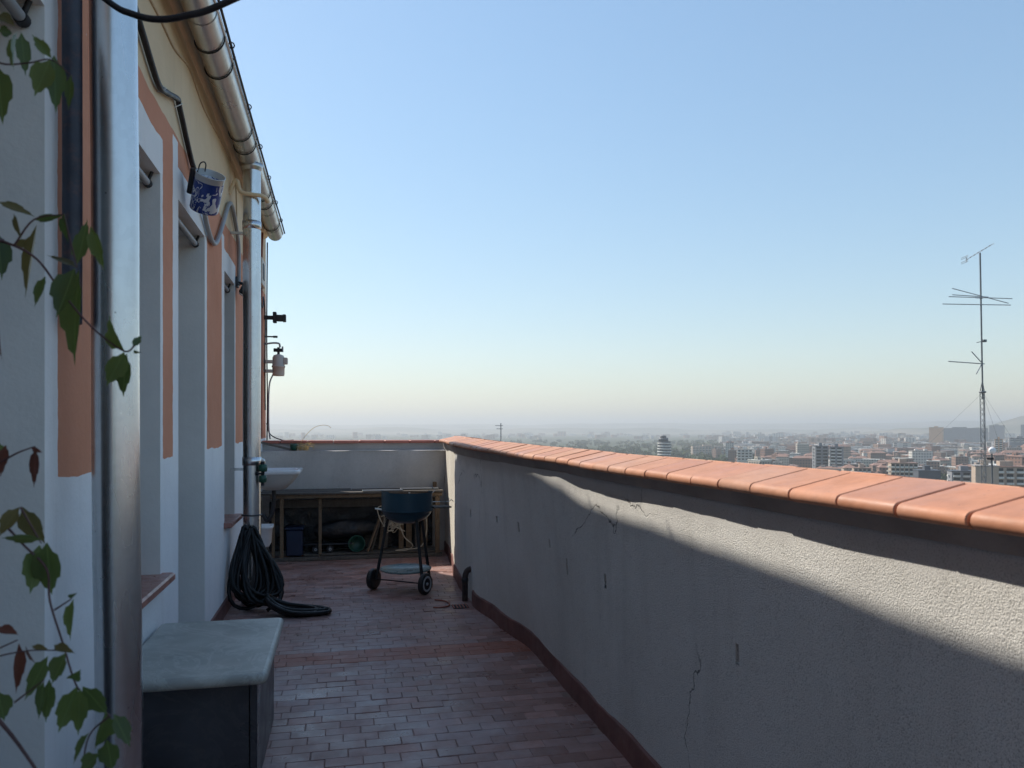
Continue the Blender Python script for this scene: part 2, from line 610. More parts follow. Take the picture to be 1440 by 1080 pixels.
M['leaf0'] = leaf_mat('creeper_leaf_green', (.05, .085, .026), (.085, .125, .042), (.14, .22, .04))
M['leaf1'] = leaf_mat('creeper_leaf_red', (.085, .028, .026), (.11, .05, .032), (.2, .05, .035))
M['leaf2'] = leaf_mat('creeper_leaf_olive', (.075, .078, .028), (.11, .095, .04), (.2, .18, .05))
M['stem'] = pbr('creeper_stem', (.075, .035, .035), .6, var=.3, vs=20)
M['glass'] = pbr('window_glass', (.02, .025, .03), .06, var=.1, bump=0)
M['frame'] = pbr('window_frame', (.16, .09, .06), .5, var=.2)
M['rooftile'] = tile_mat('roof_tile', (.34, .15, .10), .2, False, .7, .1)
M['mast'] = pbr('mast_steel', (.16, .17, .18), .5, .4, var=.2)
M['alu'] = pbr('antenna_aluminium', (.30, .31, .32), .4, .6, var=.15)
CITYC = [(.52, .46, .38), (.34, .19, .14), (.62, .58, .52), (.42, .33, .26), (.28, .15, .11), (.56, .55, .54), (.45, .27, .19), (.66, .63, .58)]
M['city'] = city_mat('city_facade', CITYC)
M['citystuff'] = city_mat('city_facade_far', CITYC, True, 4.0, 3.2)
M['ground'] = None
t_ = NT('city_ground')
g_ = t_.noise(.004, 6, .65)
g2_ = t_.noise(.02, 5, .7)
M['ground'] = t_.fin(t_.mix(t_.rng(g_, .5, .66, 0, 1), t_.mix(g2_, (.035, .05, .026), (.065, .075, .04)), t_.mix(g2_, (.10, .095, .075), (.17, .15, .125))), .95, 0, None, .1)
t_ = NT('hill_scrub')
g_ = t_.noise(.0016, 7, .65)
M['hill'] = t_.fin(t_.mix(t_.rng(g_, .4, .62, 0, 1), (.06, .07, .035), (.24, .20, .14)), .95, 0, None, .1)
t_ = NT('tree_foliage')
M['tree'] = t_.fin(t_.mix(t_.noise(.06, 4), (.028, .05, .018), (.065, .09, .03)), .8, 0, None, .2)

# ================================================================== THE TERRACE (large structure first)
WL = -0.79                      # face of the house
YEND = 8.78                     # far corner of the house
YW = 8.20                       # inner face of the end wall
_base = [(-6, 1.11), (4.35, 1.112), (5.0, 1.03), (5.54, .966), (6.2, .965), (6.66, .988), (7.3, 1.05), (7.97, 1.095), (8.4, 1.11)]
_top = [(-6, 1.12), (.8, 1.12), (2.0, 1.086), (3.3, 1.068), (3.64, 1.022), (4.0, .992), (4.4, .985), (5.0, .975), (5.54, .962), (6.2, .963), (6.62, .985), (7.3, 1.06), (7.97, 1.10), (8.4, 1.11)]

_cop = [(-6, 1.117), (.8, 1.117), (2.0, 1.090), (3.2, 1.066), (4.4, 1.0), (5.54, .962), (6.2, .963), (6.62, .985), (7.3, 1.06), (7.97, 1.10), (8.4, 1.11)]


def xw(y, z):
    k = max(0, min(1, z / 1.12))
    return spl(_base, y) * (1 - k) + spl(_top, y) * k + .004 * snoise(y * 3.1 + z * 2.2, 1) + .003 * snoise(y * 7.7 - z * 5.1, 2)


def zc(y):
    """top of the coping nose"""
    return 1.156 + .030 * max(0, min(1, (y - 3) / 3.5)) + .002 * snoise(y * 1.7, 5)


# ---- floor
fl = MB()
fl.box((-.795, -6, -.30), (1.33, YW + .4, -.0042))
floor = structure(fl.build('terrace_floor', M['grout']))
M['floorred'] = tile_mat('floor_tile_border', (.36, .13, .085), .12, False, .45, .15)


def tile_shape(m, cx, cy, cz, lx, ly, tx=0, ty=0, mi=0):
    e = .0022
    vs = []
    for (ix, iy, z) in ((0, 0, -.018), (0, 0, -e), (e, e, 0)):
        for sx, sy in ((-1, -1), (1, -1), (1, 1), (-1, 1)):
            x = sx * (lx / 2 - ix); y = sy * (ly / 2 - iy)
            vs.append((cx + x, cy + y, cz + z + x * tx + y * ty))
    fs = [(8, 9, 10, 11)]
    for k in (0, 4):
        for i in range(4):
            j = (i + 1) % 4
            fs.append((k + i, k + j, k + 4 + j, k + 4 + i))
    m.add(vs, fs, mi)


RP, TP = .0785, .1465
tm = MB(); tile_shape(tm, 0, 0, 0, (.1447), .0768)
tile_me = {'a': tm.mesh('tile', M['floor']), 'b': tm.mesh('tile', M['floorred'])}
rest = MB()
ntile = 0
row = 0
y = 1.5
while y < YW:
    off = (row % 2) * TP / 2 + R.uniform(-.022, .022)
    x = -.79 + off - TP / 2
    border = 4.40 < y < 4.60
    while x < 1.13:
        if -.79 < x and x - .06 < xw(y, 0):
            h = R.gauss(-.0004, .0007); tx, ty = R.gauss(0, .006), R.gauss(0, .008)
            if R.random() < .03: h += .0025
            if 2.62 < y < 4.78 and x > -.36 and ntile < 300:
                o = link('tile', tile_me['b' if border else 'a'], floor)
                o.location = (x + R.uniform(-.001, .001), y + R.uniform(-.001, .001), h)
                o.rotation_euler = (ty, -tx, R.gauss(0, .006))
                o.scale = (R.uniform(.99, 1.011), R.uniform(.975, 1.018), 1)
                ntile += 1
            else:
                tile_shape(rest, x, y, h, (.1447), .0768, tx, ty, 1 if border else 0)
        x += TP
    y += RP; row += 1
ro = rest.build('tile_field', [M['floorstuff'], M['floorred']], floor); ro['kind'] = 'stuff'

# ---- parapet on the street side
par = thing('parapet_wall', 'long rough grey stucco parapet with terracotta coping and oxide red skirting', 'parapet', (1.3, 2, 0))
SLOTS = [(3.545, .598, .676, .009), (3.066, .644, .695, .012), (1.990, .634, .695, .010), (4.41, .69, .75, .022), (4.90, .70, .725, .022), (5.75, .63, .69, .03), (3.80, .69, .735, .010)]
ys = [-6 + i * .15 for i in range(30)] + [-1.5 + i * .1 for i in range(100)]
ys = [q for q in ys if q < 8.22] + [8.24]
zs = [-.02 + i * .0855 for i in range(14)]
for (a, z0, z1, w) in SLOTS:
    ys = [q for q in ys if not (a - w - .03 < q < a + w + .03)] + [a - w, a + w]
    zs = [q for q in zs if not (min(abs(q - z0), abs(q - z1)) < .012)] + [z0, z1]
ys = sorted(set(ys)); zs = sorted(set(zs))
zs = [z for i, z in enumerate(zs) if i == 0 or z - zs[i - 1] > .001]


def inslot(yc, zc_):
    for s_ in SLOTS:
        if abs(yc - s_[0]) < s_[3] and s_[1] < zc_ < s_[2]: return s_
    return None


w = MB()
idx = {}
vs = []
for i, yy in enumerate(ys):
    for j, zz in enumerate(zs):
        idx[i, j] = len(vs); vs.append((xw(yy, zz), yy, zz))
fs, fs2 = [], []
for i in range(len(ys) - 1):
    for j in range(len(zs) - 1):
        if not inslot((ys[i] + ys[i + 1]) / 2, (zs[j] + zs[j + 1]) / 2):
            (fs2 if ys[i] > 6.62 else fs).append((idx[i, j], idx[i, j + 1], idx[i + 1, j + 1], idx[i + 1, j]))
w.add(vs, fs, 0, True)
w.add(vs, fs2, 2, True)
zt = zs[-1]
# top, outer face and ends
for i in range(len(ys) - 1):
    a, b = ys[i], ys[i + 1]
    w.add([(xw(a, zt), a, zt), (1.33, a, zt), (1.33, b, zt), (xw(b, zt), b, zt)], [(0, 1, 2, 3)])
w.add([(1.33, ys[0], -.3), (1.33, ys[-1], -.3), (1.33, ys[-1], zt), (1.33, ys[0], zt)], [(0, 1, 2, 3)])
for q in (ys[0], ys[-1]):
    w.add([(xw(q, 0), q, -.02), (1.33, q, -.02), (1.33, q, zt), (xw(q, zt), q, zt)], [(0, 1, 2, 3)])
for (a, z0, z1, hw) in SLOTS:        # the weep slits are real recesses, their backs coloured near-black as shade
    x0 = min(xw(a - hw, z0), xw(a + hw, z1)) - .0005; x1 = x0 + .09
    A = [(xw(a + sy * hw, zz), a + sy * hw, zz) for sy, zz in ((-1, z0), (1, z0), (1, z1), (-1, z1))]
    B = [(x1, p[1], p[2]) for p in A]
    w.add(A + B, [(0, 1, 5, 4), (1, 2, 6, 5), (2, 3, 7, 6), (3, 0, 4, 7)], 0)
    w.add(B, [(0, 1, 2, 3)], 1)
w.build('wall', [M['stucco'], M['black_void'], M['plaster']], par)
# skirting: uneven top edge, stops at the drain pipe
for (ya, yb) in ((-6, 5.62), (5.86, 8.19)):
    s_ = MB(); n = int((yb - ya) / .1)
    pts = [ya + (yb - ya) * k / n for k in range(n + 1)]
    for a, b in zip(pts, pts[1:]):
        q = []
        for yy in (a, b):
            h = .105 + .006 * snoise(yy * 5, 8) + .003 * snoise(yy * 17, 9)
            xb = spl(_base, yy)
            q.append([(xb - .014, yy, -.004), (xb - .012, yy, h - .008), (xb - .006, yy, h), (xb + .012, yy, h)])
        for k in range(3):
            s_.add([q[0][k], q[0][k + 1], q[1][k + 1], q[1][k]], [(0, 1, 2, 3)])
    s_.build('skirting', M['skirt'], par)
# coping: mortar bed, then every tile in view
bed = MB()
pts = [-6 + k * .15 for k in range(95)] + [8.24]
for a, b in zip(pts, pts[1:]):
    q = []
    for yy in (a, b):
        z1 = zc(yy); nx_ = spl(_cop, yy) - .074
        q.append([(nx_ + .064, yy, zt - .004), (nx_ + .045, yy, z1 - .026), (nx_ + .012, yy, z1 - .016), (nx_ + .168, yy, z1 + .023), (nx_ + .318, yy, z1 + .008), (nx_ + .318, yy, zt - .004)])
    for k in range(5):
        bed.add([q[0][k], q[1][k], q[1][k + 1], q[0][k + 1]], [(0, 1, 2, 3)])
bed.build('mortar_bed', M['mortar'], par)


def coping_profile(L, depth):
    m = MB()
    prof = []
    r = .0160
    for k in range(11):
        an = -pi / 2 - pi * k / 10
        prof.append((r + r * cos(an), -r + r * sin(an)))
    prof.append((depth, -.001)); prof.append((depth, -.028))
    n = len(prof)
    e = .002
    ring = []
    for yy, ins in ((-L / 2, e), (-L / 2 + e, 0), (L / 2 - e, 0), (L / 2, e)):
        for (px_, pz_) in prof:
            cx_, cz_ = depth / 2, -.015
            ring.append((px_ + (ins if px_ < cx_ else -ins), yy, pz_ + (ins if pz_ < cz_ else -ins)))
    m.add(ring, [tuple(range(n)), tuple(range(4 * n - 1, 3 * n - 1, -1))])
    fs = []
    for k in range(3):
        for i in range(n):
            j = (i + 1) % n
            fs.append((k * n + i, k * n + n + i, k * n + n + j, k * n + j))
    for k in range(3):
        m.add(ring, fs[k * n:(k + 1) * n - 3], 0, k == 1)
        m.add(ring, fs[(k + 1) * n - 3:(k + 1) * n])
    return m


CPITCH = .1685
cop_me = [coping_profile(CPITCH - d, .178).mesh('coping_tile', M['coping']) for d in (.0025, .0035, .005)]
flat_me = []
for d in (.003, .005):
    m = MB(); m.bbox((0, -CPITCH / 2 + d / 2, -.026), (.150, CPITCH / 2 - d / 2, 0), .003); flat_me.append(m.mesh('coping_tile', M['coping']))
k = 0
yy = .35
while yy < 8.2:
    dx = (spl(_cop, yy + .08) - spl(_cop, yy - .08)) / .16
    for rowi in (0, 1):
        o = link('coping_tile', R.choice(cop_me) if rowi == 0 else R.choice(flat_me), par)
        ox = spl(_cop, yy) - .074 + R.gauss(0, .0015) + (0 if rowi == 0 else .172)
        o.location = Vector((ox, yy + R.gauss(0, .001) + (0 if rowi == 0 else .05), zc(yy) + R.gauss(0, .0006) + (0 if rowi == 0 else .040))) - OFF[par.name]
        o.rotation_euler = (R.gauss(0, .0022), R.gauss(0, .003) + (.11 if rowi else -.222), -math.atan(dx) * (1 if rowi == 0 else .3) + R.gauss(0, .003))
    yy += CPITCH
back = MB()
back.add([(1.036, yy_, z_) for yy_ in (-6, .26) for (z_,) in ((1.127,), (1.150,))] + [(x_, yy_, z_) for yy_ in (-6, .26) for x_, z_ in ((1.21, 1.195), (1.36, 1.18), (1.36, 1.13))], [(0, 2, 3, 1), (1, 3, 7, 4), (4, 7, 8, 5), (5, 8, 9, 6), (0, 1, 4, 5, 6), (2, 9, 8, 7, 3), (0, 6, 9, 2)])
cb = back.build('coping_run', M['coping'], par)

# ---- end wall
ew = thing('end_wall', 'low cracked cement wall closing the terrace with thin red coping', 'wall', (.2, 8.4, 0))
m = MB()
nx, nz = 40, 16
def endface(u, v):
    x = -.79 + (1.90) * u; z = -.02 + 1.09 * v
    return (x, YW + .008 * snoise(x * 4 + z * 3, 3) + .006 * snoise(x * 9 - z * 7, 4), z + (.006 * snoise(x * 6, 6) if v == 1 else 0))
m.grid(endface, nx, nz)
m.add([(-.79, YW - .003, 1.068), (1.11, YW - .003, 1.068), (1.11, 8.44, 1.075), (-.79, 8.44, 1.075)], [(0, 1, 2, 3)])
m.build('lower_wall', M['endstucco'], ew)
m = MB(); m.box((-1.4, 8.42, .9), (1.32, 8.64, 1.145)); m.build('upper_wall', M['endstucco'], ew)
x = -1.42
k = 0
while x < 1.1:
    m = MB(); m.bbox((x + .002, 8.37, 1.146), (x + .268, 8.68, 1.176), .006)
    o = m.build('coping_tile', M['redtile'], ew); o.location.z += R.gauss(0, .0008)
    x += .27
m = MB(); m.box((-1.4, YW + .02, -.3), (1.5, 8.64, .9)); 
m.build('core', M['endstucco'], ew)

# ---- the house
house = thing('apartment_house', 'terrace storey painted terracotta, cream and white with deep window reveals', 'house', (WL, 4, 0))
OPEN = [(1.15, 2.335, .0, 2.46, 'door'), (3.0, 3.725, .64, 2.45, 'window'), (4.12, 4.89, .02, 2.45, 'door'), (5.69, 6.225, .64, 2.41, 'window')]
ys = sorted(set([-6, YEND] + [q for o in OPEN for q in o[:2]] + [-3, 0, 7.4]))
zs = sorted(set([-.02, 3.45] + [q for o in OPEN for q in o[2:4]] + [1.2]))
f = MB()
for i in range(len(ys) - 1):
    for j in range(len(zs) - 1):
        yc, zc_ = (ys[i] + ys[i + 1]) / 2, (zs[j] + zs[j + 1]) / 2
        if any(o[0] < yc < o[1] and o[2] < zc_ < o[3] for o in OPEN): continue
        f.add([(WL, ys[i], zs[j]), (WL, ys[i + 1], zs[j]), (WL, ys[i + 1], zs[j + 1]), (WL, ys[i], zs[j + 1])], [(0, 1, 2, 3)])
RD = .30
for (a, b, z0, z1, kd) in OPEN:
    for p, q in (((a, z0), (a, z1)), ((b, z1), (b, z0)), ((a, z1), (b, z1)), ((b, z0), (a, z0))):
        f.add([(WL, p[0], p[1]), (WL, q[0], q[1]), (WL - RD, q[0], q[1]), (WL - RD, p[0], p[1])], [(0, 1, 2, 3)], 1)
# far gable, near gable, back
f.add([(WL, YEND, -.02), (-6.5, YEND, -.02), (-6.5, YEND, 3.45), (WL, YEND, 3.45)], [(0, 1, 2, 3)])
f.add([(-6.5, YEND, 3.45), (WL, YEND, 3.45), (-3.6, YEND, 4.75)], [(0, 1, 2)])
f.add([(WL, -6, -.02), (-6.5, -6, -.02), (-6.5, -6, 3.45), (WL, -6, 3.45)], [(3, 2, 1, 0)])
f.add([(-6.5, -6, -.02), (-6.5, YEND, -.02), (-6.5, YEND, 3.45), (-6.5, -6, 3.45)], [(3, 2, 1, 0)])
f.build('wall', [M['facade'], M['reveal']], house)
m = MB(); m.box((-6.5, -6, -48), (1.32, 8.63, -.31)); m.build('lower_storeys', M['city'], house)
m = MB()
m.add([(-.615, -6, 3.40), (-.615, 8.3, 3.40), (-3.6, 8.83, 4.80), (-3.6, -6, 4.80), (-6.7, 8.83, 3.4), (-6.7, -6, 3.4),
       (-.615, -6, 3.345), (-.615, 8.3, 3.345), (-.79, 8.83, 3.42), (-.79, 8.83, 3.48)], [(0, 1, 9, 2, 3), (3, 2, 4, 5), (6, 7, 1, 0), (7, 8, 9, 1)])
m.build('roof', M['rooftile'], house)
m = MB()     # cream cove between wall and gutter
pf = [(WL - .01, 3.32), (WL + .03, 3.345), (WL + .06, 3.40), (WL + .13, 3.405), (WL + .13, 3.42), (WL - .01, 3.44)]
for (ya, yb) in ((-6, 8.6),):
    n = len(pf)
    m.add([(p[0], ya, p[1]) for p in pf] + [(p[0], yb, p[1]) for p in pf], [(i, n + i, n + (i + 1) % n, (i + 1) % n) for i in range(n)] + [tuple(range(n)), tuple(range(2 * n - 1, n - 1, -1))])
m.build('cornice', M['soffit'], house)
for (a, b, z0, z1, kd) in OPEN:
    m = MB(); x0, x1 = WL - .27, WL - .22
    for p, q in (((x0, a, z0), (x1, a + .06, z1)), ((x0, b - .06, z0), (x1, b, z1)), ((x0, a + .06, z1 - .06), (x1, b - .06, z1)), ((x0, a + .06, z0), (x1, b - .06, z0 + .06))):
        m.box(p, q)
    fr = m.build(kd, M['frame'], house)
    m = MB(); m.box((WL - .255, a + .06, z0 + .06), (WL - .245, b - .06, z1 - .06)); m.build('pane', M['glass'], fr)
    m = MB(); m.tube([(WL - .05, a + .02, z1 - .05), (WL - .05, b - .035, z1 - .05)], .016, 12)
    bt = m.build('blind_tube', M['greycable'], house)
    m = MB(); m.tube([(WL - .05, b - .035, z1 - .05), (WL - .05, b - .004, z1 - .05)], .019, 12); m.tube([(WL - .05, b - .02, z1 - .05), (WL - .03, b - .02, z1 - .0)], .008, 6)
    m.build('end_bracket', M['blackcable'], bt)
    if kd == 'window':
        m = MB(); m.bbox((WL - .27, a - .03, z0 - .035), (WL + .055, b + .05, z0 + .004), .008); m.build('sill', M['sill'], house)
for (ya, yb) in ((2.34, 4.12), (4.89, 8.19)):
    m = MB(); m.bbox((WL - .004, ya, -.01), (WL + .013, yb, .10), .004); m.build('skirting', M['skirt'], house)

# ================================================================== THINGS ON THE HOUSE
# ---- gutter
GX, GZ, GR = -.655, 3.316, .075
gut = thing('gutter', 'galvanised half round gutter under the eaves with wire hangers', 'gutter', (GX, 4, GZ - GR))
m = MB()
for r, flip in ((GR, 0), (GR - .004, 1)):
    n = 14
    seg = [-6 + k * .5 for k in range(28)] + [8.28]
    vs = []
    for yy in seg:
        for k in range(n + 1):
            an = pi + pi * k / n
            vs.append((GX + r * cos(an), yy + (0 if yy < 8.2 else 0), GZ + r * sin(an) + .002 * snoise(yy * 2, 12)))
    fs = [(i * (n + 1) + k, i * (n + 1) + k + 1, (i + 1) * (n + 1) + k + 1, (i + 1) * (n + 1) + k) for i in range(len(seg) - 1) for k in range(n)]
    m.add(vs, fs, 0, True)
tr = m.build('trough', M['galv2'], gut)
m = MB(); n = 14
m.add([(GX + GR * cos(pi + pi * k / n), 8.281, GZ + GR * sin(pi + pi * k / n)) for k in range(n + 1)], [tuple(range(n + 1))])
m.build('end_cap', M['galv2'], gut)
m = MB(); m.tube([(GX + GR, yy, GZ + .004 + .003 * snoise(yy * 2.1, 3)) for yy in [-6 + k * .5 for k in range(28)] + [8.28]], .011, 8); m.build('rim_bead', M['galv'], gut)
def arc(yy, r, a0=pi * 1.0, a1=2 * pi, n=14, sk=0.0):
    return [(GX + r * cos(a0 + (a1 - a0) * k / n), yy + sk * k / n, GZ + r * sin(a0 + (a1 - a0) * k / n)) for k in range(n + 1)]
for yy, wd in ((.6, .02), (2.2, .02), (3.95, .02), (6.05, .02), (7.35, .02), (7.95, .015)):     # soldered laps
    m = MB()
    a, b = arc(yy - wd, GR + .0025), arc(yy + wd, GR + .0025)
    m.add(a + b, [(k, k + 1, len(a) + k + 1, len(a) + k) for k in range(len(a) - 1)], 0, True)
    m.build('lap_joint', M['galv2'], gut)
for yy in (1.0, 2.0, 3.1, 4.25, 4.55, 5.5, 5.75, 6.9, 7.15, 7.9):
    m = MB(); m.tube(arc(yy, GR + .005, pi * 1.0, 2 * pi + .15, 14, -.09) + [(GX + GR + .02, yy - .10, GZ + .03)], .004, 6)
    m.build('hanger_wire', M['darkmetal'], gut)

# cable that runs along the gutter rim
gc = MB(); gc.tube([(GX + GR + .018, yy, GZ + .018 + .012 * snoise(yy * 1.3, 21)) for yy in [-4 + k * .3 for k in range(41)] + [8.32]], .008, 6)
gco = tag(gc.build('gutter_cable', M['blackcable']), 'black cable tied along the outer rim of the gutter', 'cable')
for yy in (4.3, 5.1, 5.8, 6.5, 7.2, 7.8):
    m = MB(); m.tube([(GX + GR + .018 + .016 * cos(a), yy, GZ + .018 + .016 * sin(a)) for a in [2 * pi * k / 8 for k in range(8)]], .004, 5, 0, True)
    m.build('clip', M['blackcable'], gco)

# ---- downspouts
def downspout(x, y, z0, z1, r, label, joints, lean=0.0):
    t = thing('downspout', label, 'drainpipe', (x, y, z0))
    m = MB(); m.tube([(x + .003 * snoise(z * 2, y) - lean * (z - 1), y, z) for z in [z0 + (z1 - z0) * k / 14 for k in range(15)]], r, 28); m.build('pipe', M['galv'], t)
    for z in joints:
        m = MB(); m.lathe([(r, z - .03), (r + .004, z - .03), (r + .004, z + .03), (r, z + .03)], (x, y, 0), 28); m.build('collar', M['galv'], t)
        m = MB(); m.bar((WL, y, z - .06), (x - r + .004, y, z - .06), .02, .02); m.build('wall_bracket', M['galv'], t)
    m = MB(); m.lathe([(r, z1 - .02), (r + .012, z1), (r + .02, z1 + .03), (r - .01, z1 + .03)], (x, y, 0), 28); m.build('outlet', M['galv2'], t)
    return t
dp1 = downspout(-.64, 2.463, 0, 3.235, .064, 'thick galvanised downspout in front of the creeper beside the dark pipe', (2.72, .22), .006)
dp2 = downspout(-.64, 6.0, 0, 3.235, .064, 'galvanised downspout with green tap where the black hose hangs', (2.81, 1.06))
m = MB(); m.tube(curve([(WL, 5.93, 3.02), (-.74, 5.925, 3.12), (-.71, 5.92, 3.04), (-.64, 5.915, 3.02), (-.55, 5.93, 3.015), (-.525, 5.98, 2.99)], 5), .016, 8)
m.build('strap', M['soffit'], dp2)
m = MB(); m.tube([(-.64 + .07 * cos(a), 6.0 + .07 * sin(a), .66) for a in [2 * pi * k / 16 for k in range(16)]], .006, 6, 0, True); m.build('tie_wire', M['darkmetal'], dp2)
# green tap fittings on the pipe
tp = thing('garden_tap', 'green plastic tap and hose fittings fixed to the downspout above the sink', 'tap', (-.57, 5.95, 1.0))
for z, rr in ((1.01, .030), (.93, .026)):
    m = MB(); m.lathe([(.001, -.028), (rr, -.026), (rr * 1.12, 0), (rr, .026), (.001, .028)], (-.556, 5.94, z), 12); m.build('fitting', M['green'], tp)
m = MB(); m.tube([(-.60, 5.94, .97), (-.555, 5.93, .97), (-.555, 5.93, 1.06)], .014, 8); m.tube([(-.556, 5.94, 1.05), (-.556, 5.94, .88)], .012, 8); m.build('valve_body', M['blackcable'], tp)
# ---- dark pipe beside the near downspout
m = MB(); m.tube([(-.745, 2.41 + .004 * snoise(z * 3, 2), z) for z in (1.60, 2.0, 2.5, 3.0, 3.3)], .026, 16)
dk = tag(m.build('service_pipe', M['bluepipe']), 'dark flaking pipe stub ending halfway down the orange wall behind the leaves', 'pipe')
m = MB(); m.tube([(WL, 2.41, 1.66), (-.735, 2.41, 1.66)], .012, 8); m.build('bracket', M['darkmetal'], dk)

# ---- cables on the wall
def cable(name, label, pts, r, mat, n=6, cat='cable', nn=8, stand=True):
    m = MB(); m.tube(curve(pts, n), r, nn)
    return tag(m.build(name, mat), label, cat)
cx = -.77
c1 = cable('wall_cable', 'thick black cable stepping down the wall to the blue tin', [(cx, 1.2, 3.05), (cx, 2.4, 3.0), (cx, 3.12, 2.93), (cx, 3.29, 2.89), (cx, 3.58, 2.80), (cx, 3.75, 2.83), (cx, 3.99, 2.90), (cx, 4.05, 2.88), (cx, 4.35, 2.73), (-.76, 4.45, 2.68)], .014, M['blackcable'])
for p in ((cx, 3.66, 2.81), (cx, 4.02, 2.89)):
    m = MB(); m.tube([(WL + .001, p[1], p[2] - .02), (cx + .017, p[1], p[2]), (WL + .001, p[1], p[2] + .02)], .004, 5); m.build('clip', M['white'], c1)
c2 = cable('loop_cable', 'grey conduit dipping and rising between the blue tin and the downspout', [(-.75, 4.62, 2.60), (cx, 4.80, 2.53), (cx, 5.02, 2.46), (cx, 5.22, 2.50), (cx, 5.5, 2.70), (cx, 5.74, 2.88), (cx, 5.9, 2.93), (cx, 6.1, 2.87), (cx, 6.3, 2.72), (cx, 6.32, 2.5), (cx, 6.30, 2.42)], .015, M['greycable'])
c3 = cable('thin_cable', 'thin cream cable clipped under the eaves', [(WL + .004, 2.4, 3.02), (WL + .004, 3.6, 3.13), (WL + .004, 4.0, 3.15), (WL + .004, 4.4, 3.23), (WL + .004, 4.85, 3.20), (WL + .004, 5.6, 3.26), (WL + .004, 6.15, 3.27), (WL + .004, 6.28, 3.15), (WL + .004, 6.32, 2.9)], .006, M['creamcable'])
c4 = cable('overhead_cable', 'thick black cable drooping across the top of the near downspout', [(-.78, 1.9, 2.55), (-.62, 1.78, 2.32), (-.474, 1.746, 2.193), (-.424, 1.735, 2.165), (-.373, 1.723, 2.153), (-.315, 1.71, 2.160), (-.221, 1.689, 2.193), (.1, 1.6, 2.35), (.6, 1.2, 2.6), (1.2, -.9, 3.6), (1.28, -1.2, 3.68)], .0068, M['blackcable'], 8)
# post that carries the overhead cable (out of the frame)
m = MB(); m.tube([(1.28, -1.2, 1.19), (1.28, -1.2, 3.75)], .022, 10)
tag(m.build('cable_post', M['mast']), 'steel post on the parapet holding the drooping black cable', 'post')

# ---- blue tin
Tm = Matrix.Rotation(radians(33), 4, 'X') @ Matrix.Rotation(radians(15), 4, 'Y')
tin = thing('tin_can', 'blue and white printed tin can hung tilted on the black cable', 'tin can', (-.70, 4.30, 2.45))
tin.rotation_euler = Tm.to_euler()
m = MB(); rr = .072
m.lathe([(.001, .002), (rr * .96, .002), (rr, .008), (rr, .10), (rr, .19), (rr + .003, .193), (rr + .003, .198), (rr - .002, .198), (rr - .003, .02), (.001, .018)], (0, 0, 0), 28)
m.build('body', M['tin'], tin, True)
m = MB(); m.tube(curve([(-.065, .03, .19), (-.06, .035, .225), (-.045, .045, .235), (-.035, .055, .22), (-.035, .064, .18)], 5), .0035, 6); m.build('hook', M['darkmetal'], tin, True)
m = MB(); m.tube([(-.080, .03, .06), (-.082, .03, .19)], .02, 10); m.build('fixing', M['blackcable'], tin, True)

# ---- floodlight beside the far downspout
fl2 = thing('floodlight', 'small black floodlight on a bracket beside the fourth opening', 'lamp', (WL, 6.28, 2.40))
m = MB(); m.bbox((-.045, -.06, -.055), (.05, .06, .055), .008, 0, Matrix.Translation((-.70, 6.30, 2.385)) @ Matrix.Rotation(radians(28), 4, 'Y')); m.build('housing', M['darkmetal'], fl2)
m = MB(); m.box((-.04, -.05, -.062), (.045, .05, -.056), 0, 0, None, 0, Matrix.Translation((-.70, 6.30, 2.385)) @ Matrix.Rotation(radians(28), 4, 'Y')); m.build('lens', M['white'], fl2)
m = MB(); m.tube([(WL, 6.30, 2.44), (-.73, 6.30, 2.43), (-.68, 6.30, 2.39)], .012, 8); m.build('bracket', M['darkmetal'], fl2)
m = MB(); m.bbox((WL, 6.26, 2.40), (WL + .02, 6.34, 2.48), .004); m.build('wall_plate', M['darkmetal'], fl2)
m = MB(); m.bar((-.68, 6.28, 2.40), (-.60, 6.2, 2.385), .05, .006); m.build('visor', M['darkmetal'], fl2)

# ---- fittings by the far corner
def corner_pipe(pts, r, mat, label, name='wall_pipe', n=4):
    m = MB(); m.tube(curve(pts, n), r, 8); return tag(m.build(name, mat), label, 'pipe')
corner_pipe([(WL + .02, 8.1, 1.2), (WL + .02, 8.1, 2.2), (WL + .02, 8.12, 3.0), (WL + .02, 8.2, 3.3)], .010, M['redpipe'], 'thin red brown pipe running up the orange wall near the corner')
corner_pipe([(WL + .025, 8.60, .98), (WL + .03, 8.62, 1.6), (WL + .025, 8.60, 2.3), (WL + .03, 8.62, 3.3)], .007, M['blackcable'], 'black riser cable climbing the far corner of the house', 'riser_cable')
corner_pipe([(WL + .06, 8.6, 1.19), (WL + .045, 8.6, 1.35), (WL + .05, 8.6, 1.75), (WL + .09, 8.66, 1.9)], .008, M['greycable'], 'grey feed tube dropping from the white cylinder to the end wall', 'feed_tube')
corner_pipe([(WL + .02, 8.64, 1.36), (WL + .06, 8.62, 1.24), (WL + .18, 8.66, 1.178), (WL + .3, 8.6, 1.180)], .006, M['blackcable'], 'thin black wire drooping from the corner onto the red coping', 'loose_wire')
corner_pipe([(WL + .02, 7.7, 2.45), (WL + .02, 7.9, 2.58), (WL + .03, 8.1, 2.52), (WL + .02, 8.3, 2.66), (WL + .02, 8.5, 2.45), (WL + .02, 8.45, 2.0), (WL + .02, 8.5, 1.5)], .007, M['blackcable'], 'tangled black wiring crossing the orange wall near the corner', 'tangled_wire')
cl = thing('water_filter', 'beige white cylinder filter with valve fixed at the far corner', 'filter', (-.63, 8.55, 1.86))
m = MB(); m.lathe([(.001, 1.862), (.058, 1.865), (.062, 1.88), (.064, 1.955), (.070, 1.956), (.070, 1.972), (.064, 1.974), (.062, 2.06), (.05, 2.085), (.02, 2.095), (.001, 2.095)], (-.64, 8.55, 0), 24); m.build('body', M['greybox'], cl)
